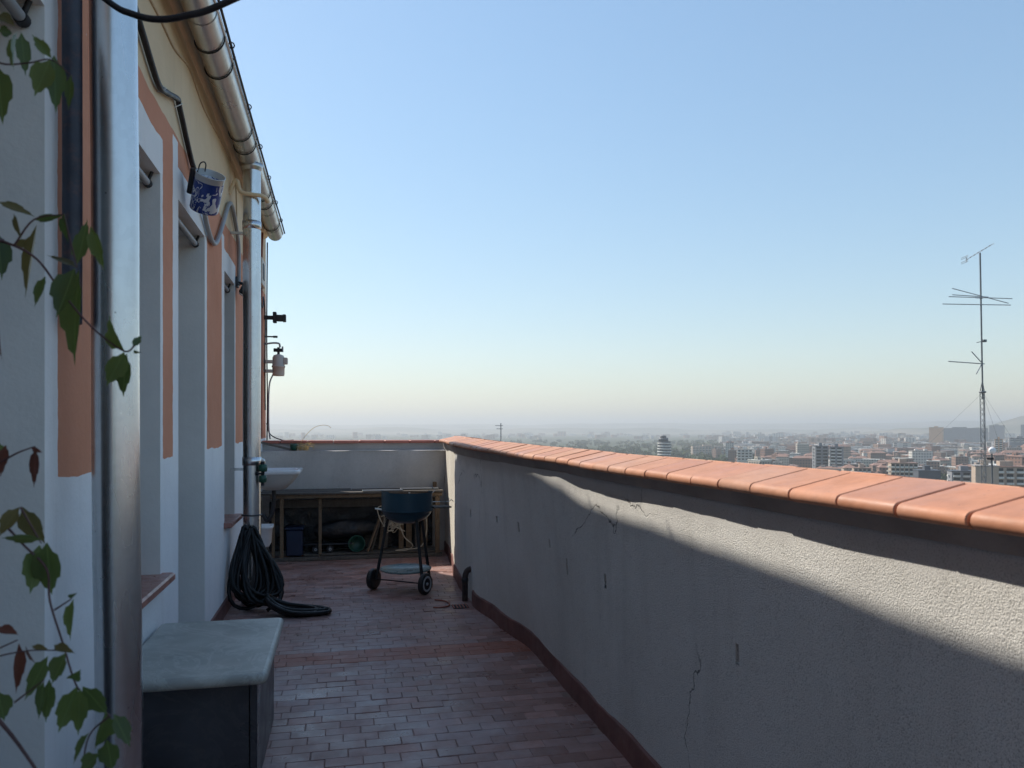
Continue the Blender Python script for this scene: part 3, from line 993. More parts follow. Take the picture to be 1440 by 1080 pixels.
m = MB(); m.bbox((-.585, 8.51, 1.99), (-.545, 8.59, 2.06), .006); m.build('side_box', M['greybox'], cl)
m = MB(); m.tube([(-.64, 8.55, 2.09), (-.64, 8.55, 2.17)], .014, 10); m.tube([(-.69, 8.55, 2.14), (-.60, 8.55, 2.14)], .020, 10); m.build('valve', M['blackcable'], cl)
m = MB(); m.tube(curve([(WL, 8.55, 2.2), (-.70, 8.55, 2.215), (-.635, 8.55, 2.21), (-.625, 8.55, 2.17)], 4), .010, 8); m.tube([(-.598, 8.55, 2.12), (-.598, 8.55, 2.18)], .009, 8); m.build('inlet_pipe', M['greycable'], cl)
m = MB(); m.box((WL - .002, 8.50, 1.9), (-.695, 8.60, 1.93)); m.build('bracket', M['greybox'], cl)
m = MB(); m.box((WL - .002, 8.50, 2.0), (-.695, 8.60, 2.03)); m.build('bracket', M['greybox'], cl)
cm = thing('security_camera', 'boxy black camera pointing out from the far corner of the house', 'camera', (WL, 8.6, 2.48))
m = MB(); m.bbox((-.665, 8.55, 2.455), (-.575, 8.63, 2.52), .006); m.bbox((-.60, 8.545, 2.45), (-.565, 8.635, 2.525), .004); m.build('housing', M['darkmetal'], cm)
m = MB(); m.bbox((-.70, 8.55, 2.435), (-.662, 8.63, 2.55), .005); m.box((WL - .002, 8.57, 2.47), (-.70, 8.61, 2.51)); m.build('mount', M['blackcable'], cm)
jb = thing('junction_box', 'pale grey junction box high on the wall past the downspout', 'junction box', (WL, 8.0, 2.75))
m = MB(); m.bbox((WL - .002, 7.85, 2.72), (WL + .05, 8.15, 2.98), .006); m.build('cover', M['greybox'], jb)
m = MB(); m.box((WL + .04, 7.92, 2.78), (WL + .056, 8.05, 2.93)); m.build('panel', M['darkmetal'], jb)
tb = thing('wall_socket', 'black socket cover low under the junction box on the orange wall', 'socket', (WL, 7.6, 2.35))
m = MB(); m.bbox((WL - .002, 7.5, 2.42), (WL + .05, 7.66, 2.53), .008); m.build('cover', M['blackcable'], tb)
m = MB(); m.bbox((WL - .002, 7.52, 2.37), (WL + .04, 7.64, 2.419), .005); m.build('base', M['greybox'], tb)
m = MB(); m.tube([(-.70, 8.62, 2.29), (WL, 8.62, 2.29)], .008, 8); m.tube([(-.655, 8.62, 2.29), (-.70, 8.62, 2.29)], .012, 8)
tag(m.build('wall_peg', M['darkmetal']), 'short dark peg sticking out between the black camera and the filter', 'peg')

# ================================================================== THINGS ON THE TERRACE
# ---- marble bench
be = thing('marble_bench', 'low dark marble chest with rounded grey marble slab against the white plinth', 'bench', (-.5, 3.2, 0))
m = MB()
pf = []
e = .018
X0, X1, Y0, Y1, Z0, Z1 = WL + .014, -.248, 2.82, 3.665, .398, .440
rings = []
for k in range(7):                      # bullnose edge
    an = -pi / 2 + pi * k / 6
    rings.append((e - e * cos(an), (Z0 + Z1) / 2 + (Z1 - Z0) / 2 * sin(an)))
vs = []
n = 24
for ins, z in rings:
    for q in range(4):
        cxx, cyy = ((X1, Y1), (X0, Y1), (X0, Y0), (X1, Y0))[q]
        sx, sy = (1 if cxx == X1 else -1), (1 if cyy == Y1 else -1)
        rc = .03
        for k in range(6):
            an = q * pi / 2 + pi / 2 * k / 5
            vs.append((cxx - sx * rc + (rc - ins) * cos(an), cyy - sy * rc + (rc - ins) * sin(an), z))
m.add(vs, [(i * n + k, i * n + (k + 1) % n, (i + 1) * n + (k + 1) % n, (i + 1) * n + k) for i in range(6) for k in range(n)], 0, True)
m.add(vs[-n:], [tuple(range(n))]); m.add(vs[:n], [tuple(range(n - 1, -1, -1))])
m.build('top_slab', M['marble_top'], be)
m = MB(); m.bbox((WL + .02, 2.90, 0), (-.318, 2.925, .397), .002); m.build('front_panel', M['marble_dark'], be)
m = MB(); m.bbox((-.315, 2.895, 0), (-.290, 3.62, .397), .002); m.build('side_panel', M['marble_dark'], be)
m = MB(); m.bbox((WL + .02, 3.60, 0), (-.318, 3.62, .397), .002); m.build('back_panel', M['marble_dark'], be)

# ---- creeper
LEAVES = [(-0.368,1.106,1.78,-0.388,1.112,1.732,0.033,0),(-0.37,1.118,1.787,-0.396,1.127,1.819,0.017,0),(-0.374,1.139,1.801,-0.366,1.122,1.714,0.031,0),(-0.335,1.08,1.752,-0.342,1.094,1.711,0.013,0),(-0.41,1.117,1.817,-0.417,1.109,1.764,0.026,0),(-0.429,1.182,1.847,-0.423,1.18,1.785,0.022,0),(-0.456,1.175,1.795,-0.446,1.172,1.712,0.045,0),(-0.45,1.158,1.855,-0.421,1.138,1.837,0.021,2),(-0.448,1.157,1.835,-0.434,1.167,1.837,0.017,0),(-0.462,1.192,1.614,-0.414,1.19,1.598,0.018,2),(-0.417,1.194,1.592,-0.369,1.167,1.594,0.012,0),(-0.416,1.201,1.588,-0.429,1.207,1.482,0.04,2),(-0.352,1.149,1.518,-0.368,1.135,1.446,0.041,0),(-0.361,1.197,1.525,-0.374,1.199,1.389,0.044,0),(-0.36,1.185,1.526,-0.407,1.209,1.55,0.016,2),(-0.36,1.185,1.53,-0.349,1.198,1.598,0.028,0),(-0.333,1.152,1.578,-0.319,1.16,1.518,0.021,0),(-0.37,1.165,1.596,-0.372,1.181,1.559,0.018,0),(-0.475,1.224,1.578,-0.46,1.206,1.51,0.032,0),(-0.427,1.152,1.589,-0.415,1.139,1.552,0.013,2),(-0.454,1.226,1.562,-0.423,1.217,1.566,0.014,2),(-0.4,1.186,1.513,-0.411,1.181,1.468,0.02,0),(-0.29,1.152,1.407,-0.317,1.154,1.456,0.035,0),(-0.287,1.138,1.405,-0.312,1.147,1.359,0.031,0),(-0.289,1.158,1.405,-0.3,1.175,1.343,0.028,0),(-0.283,1.165,1.414,-0.274,1.178,1.434,0.012,0),(-0.285,1.179,1.412,-0.278,1.196,1.408,0.01,0),(-0.43,1.135,1.279,-0.43,1.123,1.236,0.023,1),(-0.398,1.144,1.276,-0.406,1.163,1.22,0.014,1),(-0.405,1.149,1.274,-0.391,1.148,1.268,0.008,1),(-0.467,1.208,1.448,-0.457,1.196,1.394,0.014,1),(-0.446,1.152,1.284,-0.441,1.153,1.246,0.015,0),(-0.4,1.097,1.2,-0.421,1.085,1.164,0.022,2),(-0.415,1.147,1.196,-0.393,1.16,1.14,0.032,2),(-0.365,1.073,1.161,-0.424,1.097,1.161,0.013,0),(-0.379,1.102,1.15,-0.387,1.091,1.089,0.039,0),(-0.366,1.09,1.155,-0.366,1.1,1.082,0.04,0),(-0.335,1.09,1.081,-0.337,1.073,1.031,0.02,0),(-0.331,1.067,1.085,-0.32,1.048,1.098,0.011,0),(-0.426,1.097,1.047,-0.396,1.084,1.04,0.016,1),(-0.404,1.105,1.024,-0.414,1.126,0.951,0.02,1),(-0.384,1.07,1.029,-0.378,1.087,1.0,0.012,1),(-0.37,1.051,1.033,-0.344,1.03,1.033,0.009,2),(-0.352,1.071,1.027,-0.321,1.047,1.023,0.013,2),(-0.326,1.032,1.027,-0.339,1.031,0.99,0.028,0),(-0.324,1.065,0.975,-0.343,1.057,0.922,0.034,0),(-0.305,1.015,0.988,-0.312,1.03,0.926,0.022,0),(-0.309,1.038,0.983,-0.283,1.049,0.943,0.033,0),(-0.296,1.083,0.932,-0.303,1.08,0.886,0.04,0),(-0.275,1.042,0.945,-0.256,1.039,0.902,0.027,0),(-0.36,1.076,1.013,-0.39,1.087,0.955,0.025,0),(-0.363,1.07,0.983,-0.37,1.076,0.933,0.02,0),(-0.367,1.102,0.976,-0.372,1.104,0.919,0.022,0),(-0.304,1.046,0.923,-0.329,1.06,0.878,0.016,0),(-0.287,1.027,0.903,-0.31,1.024,0.88,0.026,0),(-0.434,1.12,0.959,-0.426,1.119,0.92,0.031,0),(-0.329,1.062,0.986,-0.313,1.04,1.0,0.018,0),(-0.282,1.04,0.914,-0.276,1.042,0.874,0.03,0)]
STEMS = [(0.0014,[(-0.468,1.15,1.813),(-0.441,1.144,1.786),(-0.404,1.136,1.786),(-0.374,1.129,1.79),(-0.348,1.123,1.769)]),(0.002,[(-0.487,1.195,1.568),(-0.439,1.185,1.553),(-0.408,1.178,1.534),(-0.383,1.172,1.501),(-0.352,1.165,1.46),(-0.324,1.159,1.431),(-0.29,1.151,1.407),(-0.276,1.148,1.415)]),(0.0015,[(-0.439,1.185,1.553),(-0.412,1.179,1.589),(-0.372,1.17,1.596)]),(0.0015,[(-0.372,1.17,1.596),(-0.354,1.166,1.523)]),(0.0014,[(-0.432,1.122,1.256),(-0.409,1.117,1.269),(-0.387,1.111,1.277)]),(0.0018,[(-0.45,1.105,1.192),(-0.423,1.099,1.182),(-0.392,1.092,1.15),(-0.365,1.086,1.121),(-0.361,1.085,1.08),(-0.345,1.082,1.026),(-0.328,1.078,0.972),(-0.308,1.073,0.953),(-0.286,1.068,0.934)]),(0.0014,[(-0.398,1.094,1.2),(-0.372,1.088,1.154)]),(0.0013,[(-0.441,1.083,1.005),(-0.415,1.077,1.016),(-0.376,1.068,1.023),(-0.341,1.06,1.023)]),(0.0013,[(-0.441,1.083,1.014),(-0.393,1.072,1.036)]),(0.0013,[(-0.397,1.073,0.958),(-0.361,1.065,0.986)]),(0.0031,[(-0.445,1.073,0.977),(-0.41,1.065,0.938),(-0.389,1.061,0.911),(-0.359,1.054,0.867)]),(0.0013,[(-0.352,1.073,1.071),(-0.331,1.068,1.085)]),(0.0013,[(-0.28,1.047,0.942),(-0.306,1.052,0.916),(-0.315,1.054,0.867)])]

vine = thing('creeper_vine', 'Virginia creeper sprays with green and reddening leaves hanging by the near window', 'climbing plant', (-.62, .72, 0))
for (r, pts) in STEMS:
    m = MB(); q = curve(pts, 5); m.tube(q, [r * (1 - .45 * i / len(q)) for i in range(len(q))], 6); m.build('stem', M['stem'], vine)
m = MB(); m.tube(curve([(-.62, .72, 0), (-.60, .80, .5), (-.56, .95, .95), (-.52, 1.05, 1.3), (-.55, 1.08, 1.7), (-.50, 1.12, 2.0), (-.55, 1.1, 2.4)], 8), .007, 8)
for a in ((-.468, 1.13, .96), (-.46, 1.128, 1.803), (-.455, 1.19, 1.56), (-.452, 1.10, 1.19), (-.44, 1.08, 1.0)):
    m.tube(curve([(-.54, 1.06, a[2] - .1), (-.50, 1.09, a[2] - .02), a], 4), .0035, 6)
m.build('main_stem', M['stem'], vine)


def leaf_mesh(mat, seed):
    rr = random.Random(seed)
    m = MB()
    n = 9
    prof = [0, .20, .37, .45, .44, .38, .28, .16, .06, 0]
    L_, R_, C_ = [], [], []
    bend = rr.uniform(-.18, .25); fold = rr.uniform(.25, .6)
    for i in range(n + 1):
        t = i / n
        z = -bend * t * t
        w = prof[i] * (1 + rr.uniform(-.06, .06))
        ser = .05 if i % 2 else -.02
        C_.append((0, t, z))
        L_.append((-w, t + ser, z + fold * w + rr.uniform(-.02, .02)))
        R_.append((w, t + ser, z + fold * w + rr.uniform(-.02, .02)))
    vs = C_ + L_ + R_
    fs = []
    k = n + 1
    for i in range(n):
        if i == 0:
            fs += [(0, 1, k + 1), (0, 2 * k + 1, 1)]
        elif i == n - 1:
            fs += [(i, i + 1, k + i), (i, 2 * k + i, i + 1)]
        else:
            fs += [(i, i + 1, k + i + 1, k + i), (i, 2 * k + i, 2 * k + i + 1, i + 1)]
    m.add(vs, fs, 0, True)
    return m.mesh('leaf', mat)


leaf_me = {k: [leaf_mesh(M['leaf%d' % k], 10 * k + s) for s in range(5)] for k in range(3)}
for (bx, by, bz, tx, ty, tz, w, kd) in LEAVES:
    w *= .97
    b = V(bx, by, bz); tp_ = V(tx, ty, tz)
    yv = (tp_ - b); L = yv.length; yv.normalize()
    face = V(R.gauss(0, .6), -1 + R.gauss(0, .3), R.gauss(.15, .5))
    xv = yv.cross(face).normalized(); zv = xv.cross(yv)
    o = link('leaf', R.choice(leaf_me[kd]), vine)
    mt = Matrix(((xv.x * w, yv.x * L, zv.x * w, b.x), (xv.y * w, yv.y * L, zv.y * w, b.y), (xv.z * w, yv.z * L, zv.z * w, b.z), (0, 0, 0, 1)))
    o.matrix_local = Matrix.Translation(-OFF[vine.name]) @ mt
for (a, b) in (((-.60, .80, .5), 1), ((-.57, .9, .8), -1), ((-.53, 1.1, 2.2), 1), ((-.62, .74, .25), 1), ((-.59, .84, .62), -1)):
    o = link('leaf', R.choice(leaf_me[0]), vine); o.location = Vector(a) - OFF[vine.name]; o.scale = (.06, .08, .06); o.rotation_euler = (R.uniform(-2, -1), 0, R.uniform(0, 6))

# ---- hose
hs = MB()
def loop(top, bot, wid, yo, r=.0135, sw=0.0):
    pts = []
    for k in range(24):
        a = 2 * pi * k / 24
        s_ = sin(a)
        t = (1 - cos(a)) / 2
        c = Vector(top).lerp(Vector(bot), t)
        ww = wid * (.25 + .9 * t ** 1.2) * s_
        pts.append((c.x + ww * .8 + sw * t, c.y - abs(ww) * .15 + yo * t + ww * .35, c.z))
    return pts
for k in range(17):
    hs.tube(loop((-.66 + R.uniform(-.03, .045), 5.90 + R.uniform(-.015, .015), .565 + R.uniform(-.03, .03)), (-.60 + R.uniform(-.06, .08), 5.76 + R.uniform(-.06, .06), .018 + R.uniform(0, .10)), R.uniform(.10, .19), R.uniform(-.05, .05), .0135, R.uniform(-.03, .06)), .0135, 8, 0, True)
for k in range(7):
    pts = []
    L_ = R.uniform(.40, .56)
    for q in range(28):
        a = 2 * pi * q / 28
        pts.append((-.50 + L_ * .5 * (1 - cos(a)) * .78 + R.uniform(-.004, .004), 5.66 - .03 * (1 - cos(a)) + (.045 + .012 * k) * sin(a) - .01 * k, .016 + .016 * (k % 4) * (1 - .35 * (1 - cos(a))) + .07 * max(0, cos(a)) ** 2))
    hs.tube(pts, .0135, 8, 0, True)
hs.tube(curve([(-.66, 5.9, .57), (-.52, 5.84, .40), (-.45, 5.78, .22), (-.42, 5.72, .08), (-.50, 5.66, .02)], 6), .0135, 8)
tag(hs.build('garden_hose', M['blackrubber']), 'black hose coil hanging from the downspout with loops trailing on the floor', 'hose')

# ---- sink on the wall
sk = thing('wall_sink', 'small white wall hung sink beyond the downspout', 'sink', (WL, 7.45, .75))
m = MB()
def rrect(cx_, cy_, hx, hy, z, n=6, rc=.05):
    o = []
    for q in range(4):
        sx, sy = ((1, 1), (-1, 1), (-1, -1), (1, -1))[q]
        for k in range(n):
            an = q * pi / 2 + pi / 2 * k / (n - 1)
            o.append((cx_ + sx * (hx - rc) + rc * cos(an), cy_ + sy * (hy - rc) + rc * sin(an), z))
    return o
def loft(m, rings, mi=0, cap0=True, cap1=True):
    n = len(rings[0]); vs = [p for r_ in rings for p in r_]
    m.add(vs, [(i * n + k, i * n + (k + 1) % n, (i + 1) * n + (k + 1) % n, (i + 1) * n + k) for i in range(len(rings) - 1) for k in range(n)], mi, True)
    if cap0: m.add(rings[0], [tuple(range(n - 1, -1, -1))], mi)
    if cap1: m.add(rings[-1], [tuple(range(n))], mi)
sx_, sy_ = -.575, 7.46
loft(m, [rrect(sx_, sy_, .212, .24, .885), rrect(sx_, sy_, .222, .25, .893), rrect(sx_, sy_, .224, .252, .915), rrect(sx_, sy_, .218, .246, .925), rrect(sx_, sy_, .185, .21, .926), rrect(sx_, sy_, .165, .19, .90), rrect(sx_, sy_, .10, .12, .80, 6, .04)], 0, False, True)
m.build('rim', M['porcelain'], sk)
m = MB()
loft(m, [rrect(sx_ - .03, sy_, .06, .10, .735, 6, .05), rrect(sx_ - .03, sy_, .12, .16, .75, 6, .06), rrect(sx_ - .02, sy_, .165, .20, .80), rrect(sx_ - .01, sy_, .19, .22, .845), rrect(sx_, sy_, .205, .235, .884)], 0, True, False)
m.build('basin', M['sinkunder'], sk)
m = MB(); m.tube(curve([(-.60, 7.46, .74), (-.60, 7.46, .60), (-.62, 7.46, .50), (-.66, 7.46, .45), (-.70, 7.46, .50), (WL, 7.46, .52)], 5), .02, 10); m.build('drain_pipe', M['blackcable'], sk)
m = MB(); m.tube(curve([(WL, 7.46, 1.01), (-.73, 7.46, 1.02), (-.69, 7.46, 1.01), (-.685, 7.46, .98)], 4), .011, 8); m.tube([(-.74, 7.46, 1.02), (-.74, 7.46, 1.05)], .014, 8); m.build('tap', M['chrome'], sk)
bk = thing('plastic_tub', 'white plastic container hung low on the wall under the sink', 'container', (-.70, 7.1, .27))
m = MB()
loft(m, [rrect(-.665, 7.1, .055, .06, .262, 6, .03), rrect(-.665, 7.1, .07, .075, .29, 6, .03), rrect(-.668, 7.1, .082, .085, .42, 6, .03), rrect(-.668, 7.1, .092, .094, .425, 6, .03), rrect(-.668, 7.1, .092, .094, .45, 6, .03), rrect(-.668, 7.1, .078, .08, .45, 6, .03), rrect(-.668, 7.1, .065, .07, .30, 6, .03)])
m.build('tub', M['white'], bk)
m = MB(); m.box((WL - .001, 7.07, .405), (-.752, 7.13, .44)); m.build('hanger', M['darkmetal'], bk)
m = MB(); m.bar((-.775, 8.05, 1.165), (-.50, 8.28, 1.085), .016, .02); sti = tag(m.build('stick', M['oldwood']), 'dark stick leaning from the house wall onto the end wall ledge', 'stick')

# ---- barbecue
bb = thing('barbecue', 'round teal kettle barbecue with wind shield standing on two wheels and a foot', 'barbecue', (.53, 6.25, 0))
C = V(.53, 6.25, 0)
ax = V(.346, -.268, 0).normalized(); ay = V(-ax.y, ax.x, 0)
m = MB(); m.lathe([(.001, .535), (.09, .545), (.155, .575), (.19, .615), (.20, .64), (.212, .642), (.212, .650), (.196, .650), (.18, .615), (.09, .565), (.001, .555)], C, 32); m.build('bowl', M['teal'], bb)
m = MB()
for r in (.200, .204):
    vs = []
    for k in range(25):
        an = radians(170) + radians(215) * k / 24
        h = .805 if k < 6 else .792
        vs += [C + V(r * cos(an), r * sin(an), .645), C + V(r * cos(an), r * sin(an), h)]
    m.add(vs, [(2 * k, 2 * k + 2, 2 * k + 3, 2 * k + 1) for k in range(24)], 0, True)
m.build('wind_shield', M['teal'], bb)
wl, wr, ft = V(.286, 6.302, 0), V(.632, 6.034, 0), V(.735, 6.39, 0)
for (p, tz) in ((wl, .085), (wr, .085), (ft, .0)):
    q = p.copy(); q.z = tz
    tpq = C + (q - C) * .62; tpq.z = .575
    m = MB(); m.tube([q, tpq], .013, 10); m.build('leg', M['tyre'], bb)
m = MB(); m.tube([ft + V(0, 0, .0), ft + V(0, 0, .05)], .019, 10); m.build('foot', M['tyre'], bb)
m = MB(); m.tube([wl + V(0, 0, .085), wr + V(0, 0, .085)], .005, 8); m.build('axle', M['darkmetal'], bb)
WM = Matrix.Rotation(math.atan2(ax.y, ax.x), 4, 'Z') @ Matrix.Rotation(radians(90), 4, 'Y')
for p, sgn in ((wl, -1), (wr, 1)):
    c_ = p + V(0, 0, .085) + ax * sgn * .024
    m = MB(); m.lathe([(.001, -.018), (.066, -.020), (.08, -.018), (.085, -.010), (.085, .010), (.08, .018), (.066, .020), (.001, .018)], c_, 28, 0, WM); wh = m.build('wheel', M['tyre'], bb)
    m = MB(); m.lathe([(.045, .0195), (.047, .0225), (.060, .0225), (.062, .0195)], c_, 28, 0, WM @ Matrix.Scale(sgn, 4, (0, 0, 1)))
    m.lathe([(.001, .024), (.012, .024), (.013, .018)], c_, 14, 0, WM @ Matrix.Scale(sgn, 4, (0, 0, 1)))
    m.build('rim', M['hub'], wh)
m = MB(); m.lathe([(.001, .158), (.195, .158), (.203, .163), (.208, .175), (.203, .176), (.197, .166), (.001, .165)], C + V(-.01, 0, 0), 36); m.build('lower_tray', M['tray'], bb)
m = MB(); m.bar(C + V(.20, .0, .662), C + V(.345, .03, .662), .13, .012); m.build('side_shelf', M['oldwood'], bb)
m = MB(); m.bar(C + V(-.205, -.02, .655), C + V(-.255, -.02, .662), .05, .008); m.build('side_lug', M['chrome'], bb)
m = MB()
m.tube(curve([C + V(.17, .05, .70), C + V(.26, .05, .70), C + V(.345, .05, .70), C + V(.365, .05, .715), C + V(.385, .05, .70)], 4), .003, 6)
for k in range(9):
    m.tube([C + V(-.18 + .045 * k, -.18 * cos(.5 * (k - 4) * .5), .655), C + V(-.18 + .045 * k, .18 * cos(.5 * (k - 4) * .5), .655)], .002, 5)
m.build('grill', M['chrome'], bb)
m = MB(); m.tube(curve([C + V(.203, -.02, .78), C + V(.225, -.02, .805), C + V(.20, -.02, .82)], 4), .005, 6); m.tube([C + V(.0, -.2, .792), C + V(.0, -.2, .80)], .008, 8); m.build('handle', M['chrome'], bb)

# ---- storage rack at the end wall
rk = thing('storage_rack', 'low wooden rack built of battens along the end wall', 'rack', (.2, 7.95, 0))
YF = 7.80
def part(name, mat, fn, parent=rk):
    m = MB(); fn(m); return m.build(name, mat, parent)
for x, w, mat, y0 in ((-.555, .034, 'wood', YF), (-.192, .03, 'wood', YF + .05), (.97, .045, 'wood', YF), (-.635, .03, 'wood', YF + .02), (.78, .04, 'oldwood', YF + .2), (.62, .05, 'wood', YF + .22)):
    part('post', M[mat], lambda m: m.bbox((x - w / 2, y0, .03), (x + w / 2, y0 + .035, .615), .003))
part('bottom_rail', M['oldwood'], lambda m: m.bbox((-.70, YF - .004, .001), (1.02, YF + .045, .038), .003))
part('top_rail', M['wood'], lambda m: m.bbox((-.66, YF - .002, .617), (1.02, YF + .04, .652), .003))
part('back_rail', M['oldwood'], lambda m: m.bbox((-.66, YF + .25, .50), (1.02, YF + .27, .58), .003))
part('inner_shelf', M['oldwood'], lambda m: m.bbox((-.35, YF + .05, .042), (1.0, YF + .30, .058), .002))
for k, (x0, x1, y0, y1, dz) in enumerate(((-.76, .45, YF - .03, YF + .11, 0), (-.76, 1.02, YF + .112, YF + .24, .006), (.12, 1.03, YF + .242, YF + .375, .004), (-.76, .11, YF + .243, YF + .37, .01), (.452, 1.03, YF - .02, YF + .108, .004))):
    part('top_board', M['oldwood'], lambda m: m.bbox((x0, y0, .654 + dz), (x1, y1, .672 + dz), .003))
def strip(m, x0, x1, y, z):
    m.bbox((x0, y, z), (x1, y + .05, z + .012), .002)
for (x0, x1, y, z) in ((.22, .62, YF - .02, .6765), (.60, .99, YF + .06, .6835)):
    m = MB(); strip(m, x0, x1, y, z)
    tag(m.build('metal_strip', M['alu']), 'thin pale metal strip lying on the rack boards %s' % ('behind the barbecue' if x0 > .5 else 'left of the barbecue'), 'strip')
m = MB(); m.bbox((.96, YF + .30, .684), (1.0, YF + .34, .74), .004)
tag(m.build('wood_block', M['wood']), 'small square wood block standing on the rack by the sunlit wall', 'block')
# black sheet lining the rack and what is kept in it
m = MB()
m.grid(lambda u, v: (-.70 + 1.66 * u, 8.135 + .03 * snoise(u * 9, 1) * (1 - v) + .012 * snoise(u * 23 + v * 7, 2), .06 + .50 * v), 50, 10)
tag(m.build('plastic_lining', M['sheet']), 'black plastic sheet hung behind the rack battens', 'plastic sheet')
m = MB()
def bundle(u, v):
    a = 2 * pi * u; x = -.25 + .62 * v
    r = .115 * (sin(pi * min(1, max(0.0, v * .94 + .03))) ** .35) * (1 + .12 * snoise(u * 8 + v * 3, 31) + .10 * snoise(v * 13 + u * 5, 32))
    return (x, 8.00 + r * cos(a) * .8, .27 + r * sin(a) * .95 + .02 * v)
m.grid(bundle, 36, 26)
tag(m.build('plastic_bundle', M['sheet']), 'shiny crumpled black plastic bundle inside the rack', 'bundle')
m = MB(); m.bbox((-.52, 7.87, .04), (-.36, 8.08, .30), .012)
bx_ = thing('storage_crate', 'deep blue plastic crate in the left bay of the rack', 'crate', (-.44, 7.97, .04)); m.build('box', M['bluebox'], bx_)
m = MB(); m.bbox((-.53, 7.86, .301), (-.35, 8.09, .325), .008); m.build('lid', M['bluebox'], bx_)
sb = thing('skateboard', 'dark board with two pale wheel hubs lying in the rack', 'skateboard', (-.1, 7.93, .06))
m = MB(); m.bbox((-.36, 7.90, .135), (.12, 8.06, .150), .006); m.build('deck', M['darkmetal'], sb)
for x in (-.235, -.095):
    m = MB(); m.tube([(x, 7.885, .097), (x, 8.06, .097)], .035, 18); wq = m.build('wheel', M['tyre'], sb)
    m = MB(); m.lathe([(.006, 0), (.006, -.006), (.014, -.006), (.014, 0)], (x, 7.885, .097), 16, 0, Matrix.Rotation(radians(-90), 4, 'X')); m.build('bearing', M['hub'], wq)
m = MB(); m.lathe([(.001, -.10), (.075, -.10), (.078, -.02), (.084, -.02), (.084, .0), (.077, .0), (.070, -.09), (.001, -.09)], (.165, 7.89, .145), 26, 0, Matrix.Rotation(radians(72), 4, 'X'))
tag(m.build('round_tub', M['green']), 'dark green round tub lying on its side in the rack', 'tub')
for k, (x0, x1, yb, h) in enumerate(((.27, .40, 7.86, .42), (.31, .43, 7.93, .46), (.40, .45, 7.99, .50), (.46, .50, 8.02, .52))):
    m = MB(); m.bar((x0, yb, .065), (x1, yb + .06, h), .03, .014)
    tag(m.build('batten', M['oldwood'] if k % 2 else M['wood']), 'loose batten leaning in the rack, %s' % ('outermost, next to the green tub', 'second from the green tub', 'third from the green tub', 'last one, behind the rope')[k], 'batten', 'battens leaning in the rack')
rp = MB()
pts = []
for k in range(74):
    pts.append((.56 + R.gauss(0, .062), 7.90 + R.gauss(0, .02), .40 + R.gauss(0, .085)))
rp.tube(curve(pts, 5), .004, 5)
rp.tube(curve([(.45, 7.86, .53), (.37, 7.84, .50), (.40, 7.83, .38), (.47, 7.83, .28), (.53, 7.84, .27)], 6), .005, 6)
rp.tube(curve([(.60, 7.85, .30), (.64, 7.83, .20), (.72, 7.82, .12), (.66, 7.84, .068), (.55, 7.85, .066), (.62, 7.86, .075), (.80, 7.83, .10), (.86, 7.82, .25), (.85, 7.82, .45), (.82, 7.84, .56)], 6), .005, 6)
rp.tube(curve([(.56, 7.88, .49), (.56, 7.845, .60), (.56, 7.84, .612)], 4), .005, 6)
tag(rp.build('rope', M['rope']), 'tangled pale rope hanging in the rack behind the barbecue legs', 'rope')
for k, (x, w, h) in enumerate(((.70, .06, .46), (.86, .07, .50))):
    m = MB(); m.bar((x, 8.06, .06), (x + .01, 8.11, h), w, .02)
    tag(m.build('plank', M['wood']), 'upright plank leaning at the back of the rack, %s' % ('just right of the rope', 'closer to the sunlit wall')[k], 'plank', 'planks at the back of the rack')

# ---- dry weeds and little things
pl = thing('dry_weed', 'dry straw tuft with one long arching stalk on the ledge', 'plant', (-.42, 8.30, 1.075))
m = MB()
for k in range(46):
    a = R.uniform(0, 2 * pi); L = R.uniform(.04, .13); b = V(-.40 + R.gauss(.02, .035), 8.29 + R.gauss(0, .025), 1.074)
    m.tube(curve([b, b + V(cos(a) * L * .4, sin(a) * L * .3, L * .6), b + V(cos(a) * L, sin(a) * L * .6, L * R.uniform(.2, .8))], 3), .0018, 4)
m.build('straw', M['straw'], pl)
m = MB(); m.tube(curve([(-.44, 8.29, 1.075), (-.37, 8.28, 1.20), (-.28, 8.27, 1.30), (-.20, 8.26, 1.335), (-.13, 8.25, 1.335), (-.09, 8.25, 1.31)], 6), .0025, 5); m.build('stalk', M['straw'], pl)
m = MB(); m.lathe([(.001, 1.0745), (.030, 1.0745), (.037, 1.115), (.037, 1.138), (.03, 1.142), (.001, 1.13)], (-.468, 8.29, 0), 14)
tag(m.build('flower_pot', M['green']), 'green plastic pot beside the dry straw on the ledge', 'pot')
dr = thing('drain_spout', 'dark upright drain pipe stub against the parapet', 'pipe', (.925, 5.74, 0))
m = MB(); m.tube(curve([(.922, 5.74, 0), (.922, 5.74, .12), (.924, 5.74, .18), (.94, 5.745, .225), (.99, 5.75, .245)], 4), .022, 12); m.build('pipe', pbr('bitumen_pipe', (.045, .028, .026), .7, var=.4, vs=14), dr)
m = MB(); m.lathe([(.023, .145), (.027, .15), (.027, .17), (.023, .175)], (.922, 5.74, 0), 14); m.build('collar', M['darkmetal'], dr)
gr = thing('floor_drain', 'small dark floor grate at the foot of the parapet', 'drain', (.87, 5.58, 0))
m = MB(); m.box((.80, 5.50, .001), (.915, 5.615, .004)); m.build('sump_shade', M['black_void'], gr)  # flat plate on the floor, coloured black as the shade beneath the bars
for k in range(5):
    m = MB(); m.box((.803 + k * .024, 5.50, .0045), (.812 + k * .024, 5.615, .008)); m.build('bar', M['redpipe'], gr)
m = MB(); m.tube(curve([(.70, 5.80, .006), (.76, 5.76, .006), (.79, 5.67, .007), (.775, 5.58, .006), (.71, 5.545, .006), (.66, 5.555, .006)], 6), .006, 6)
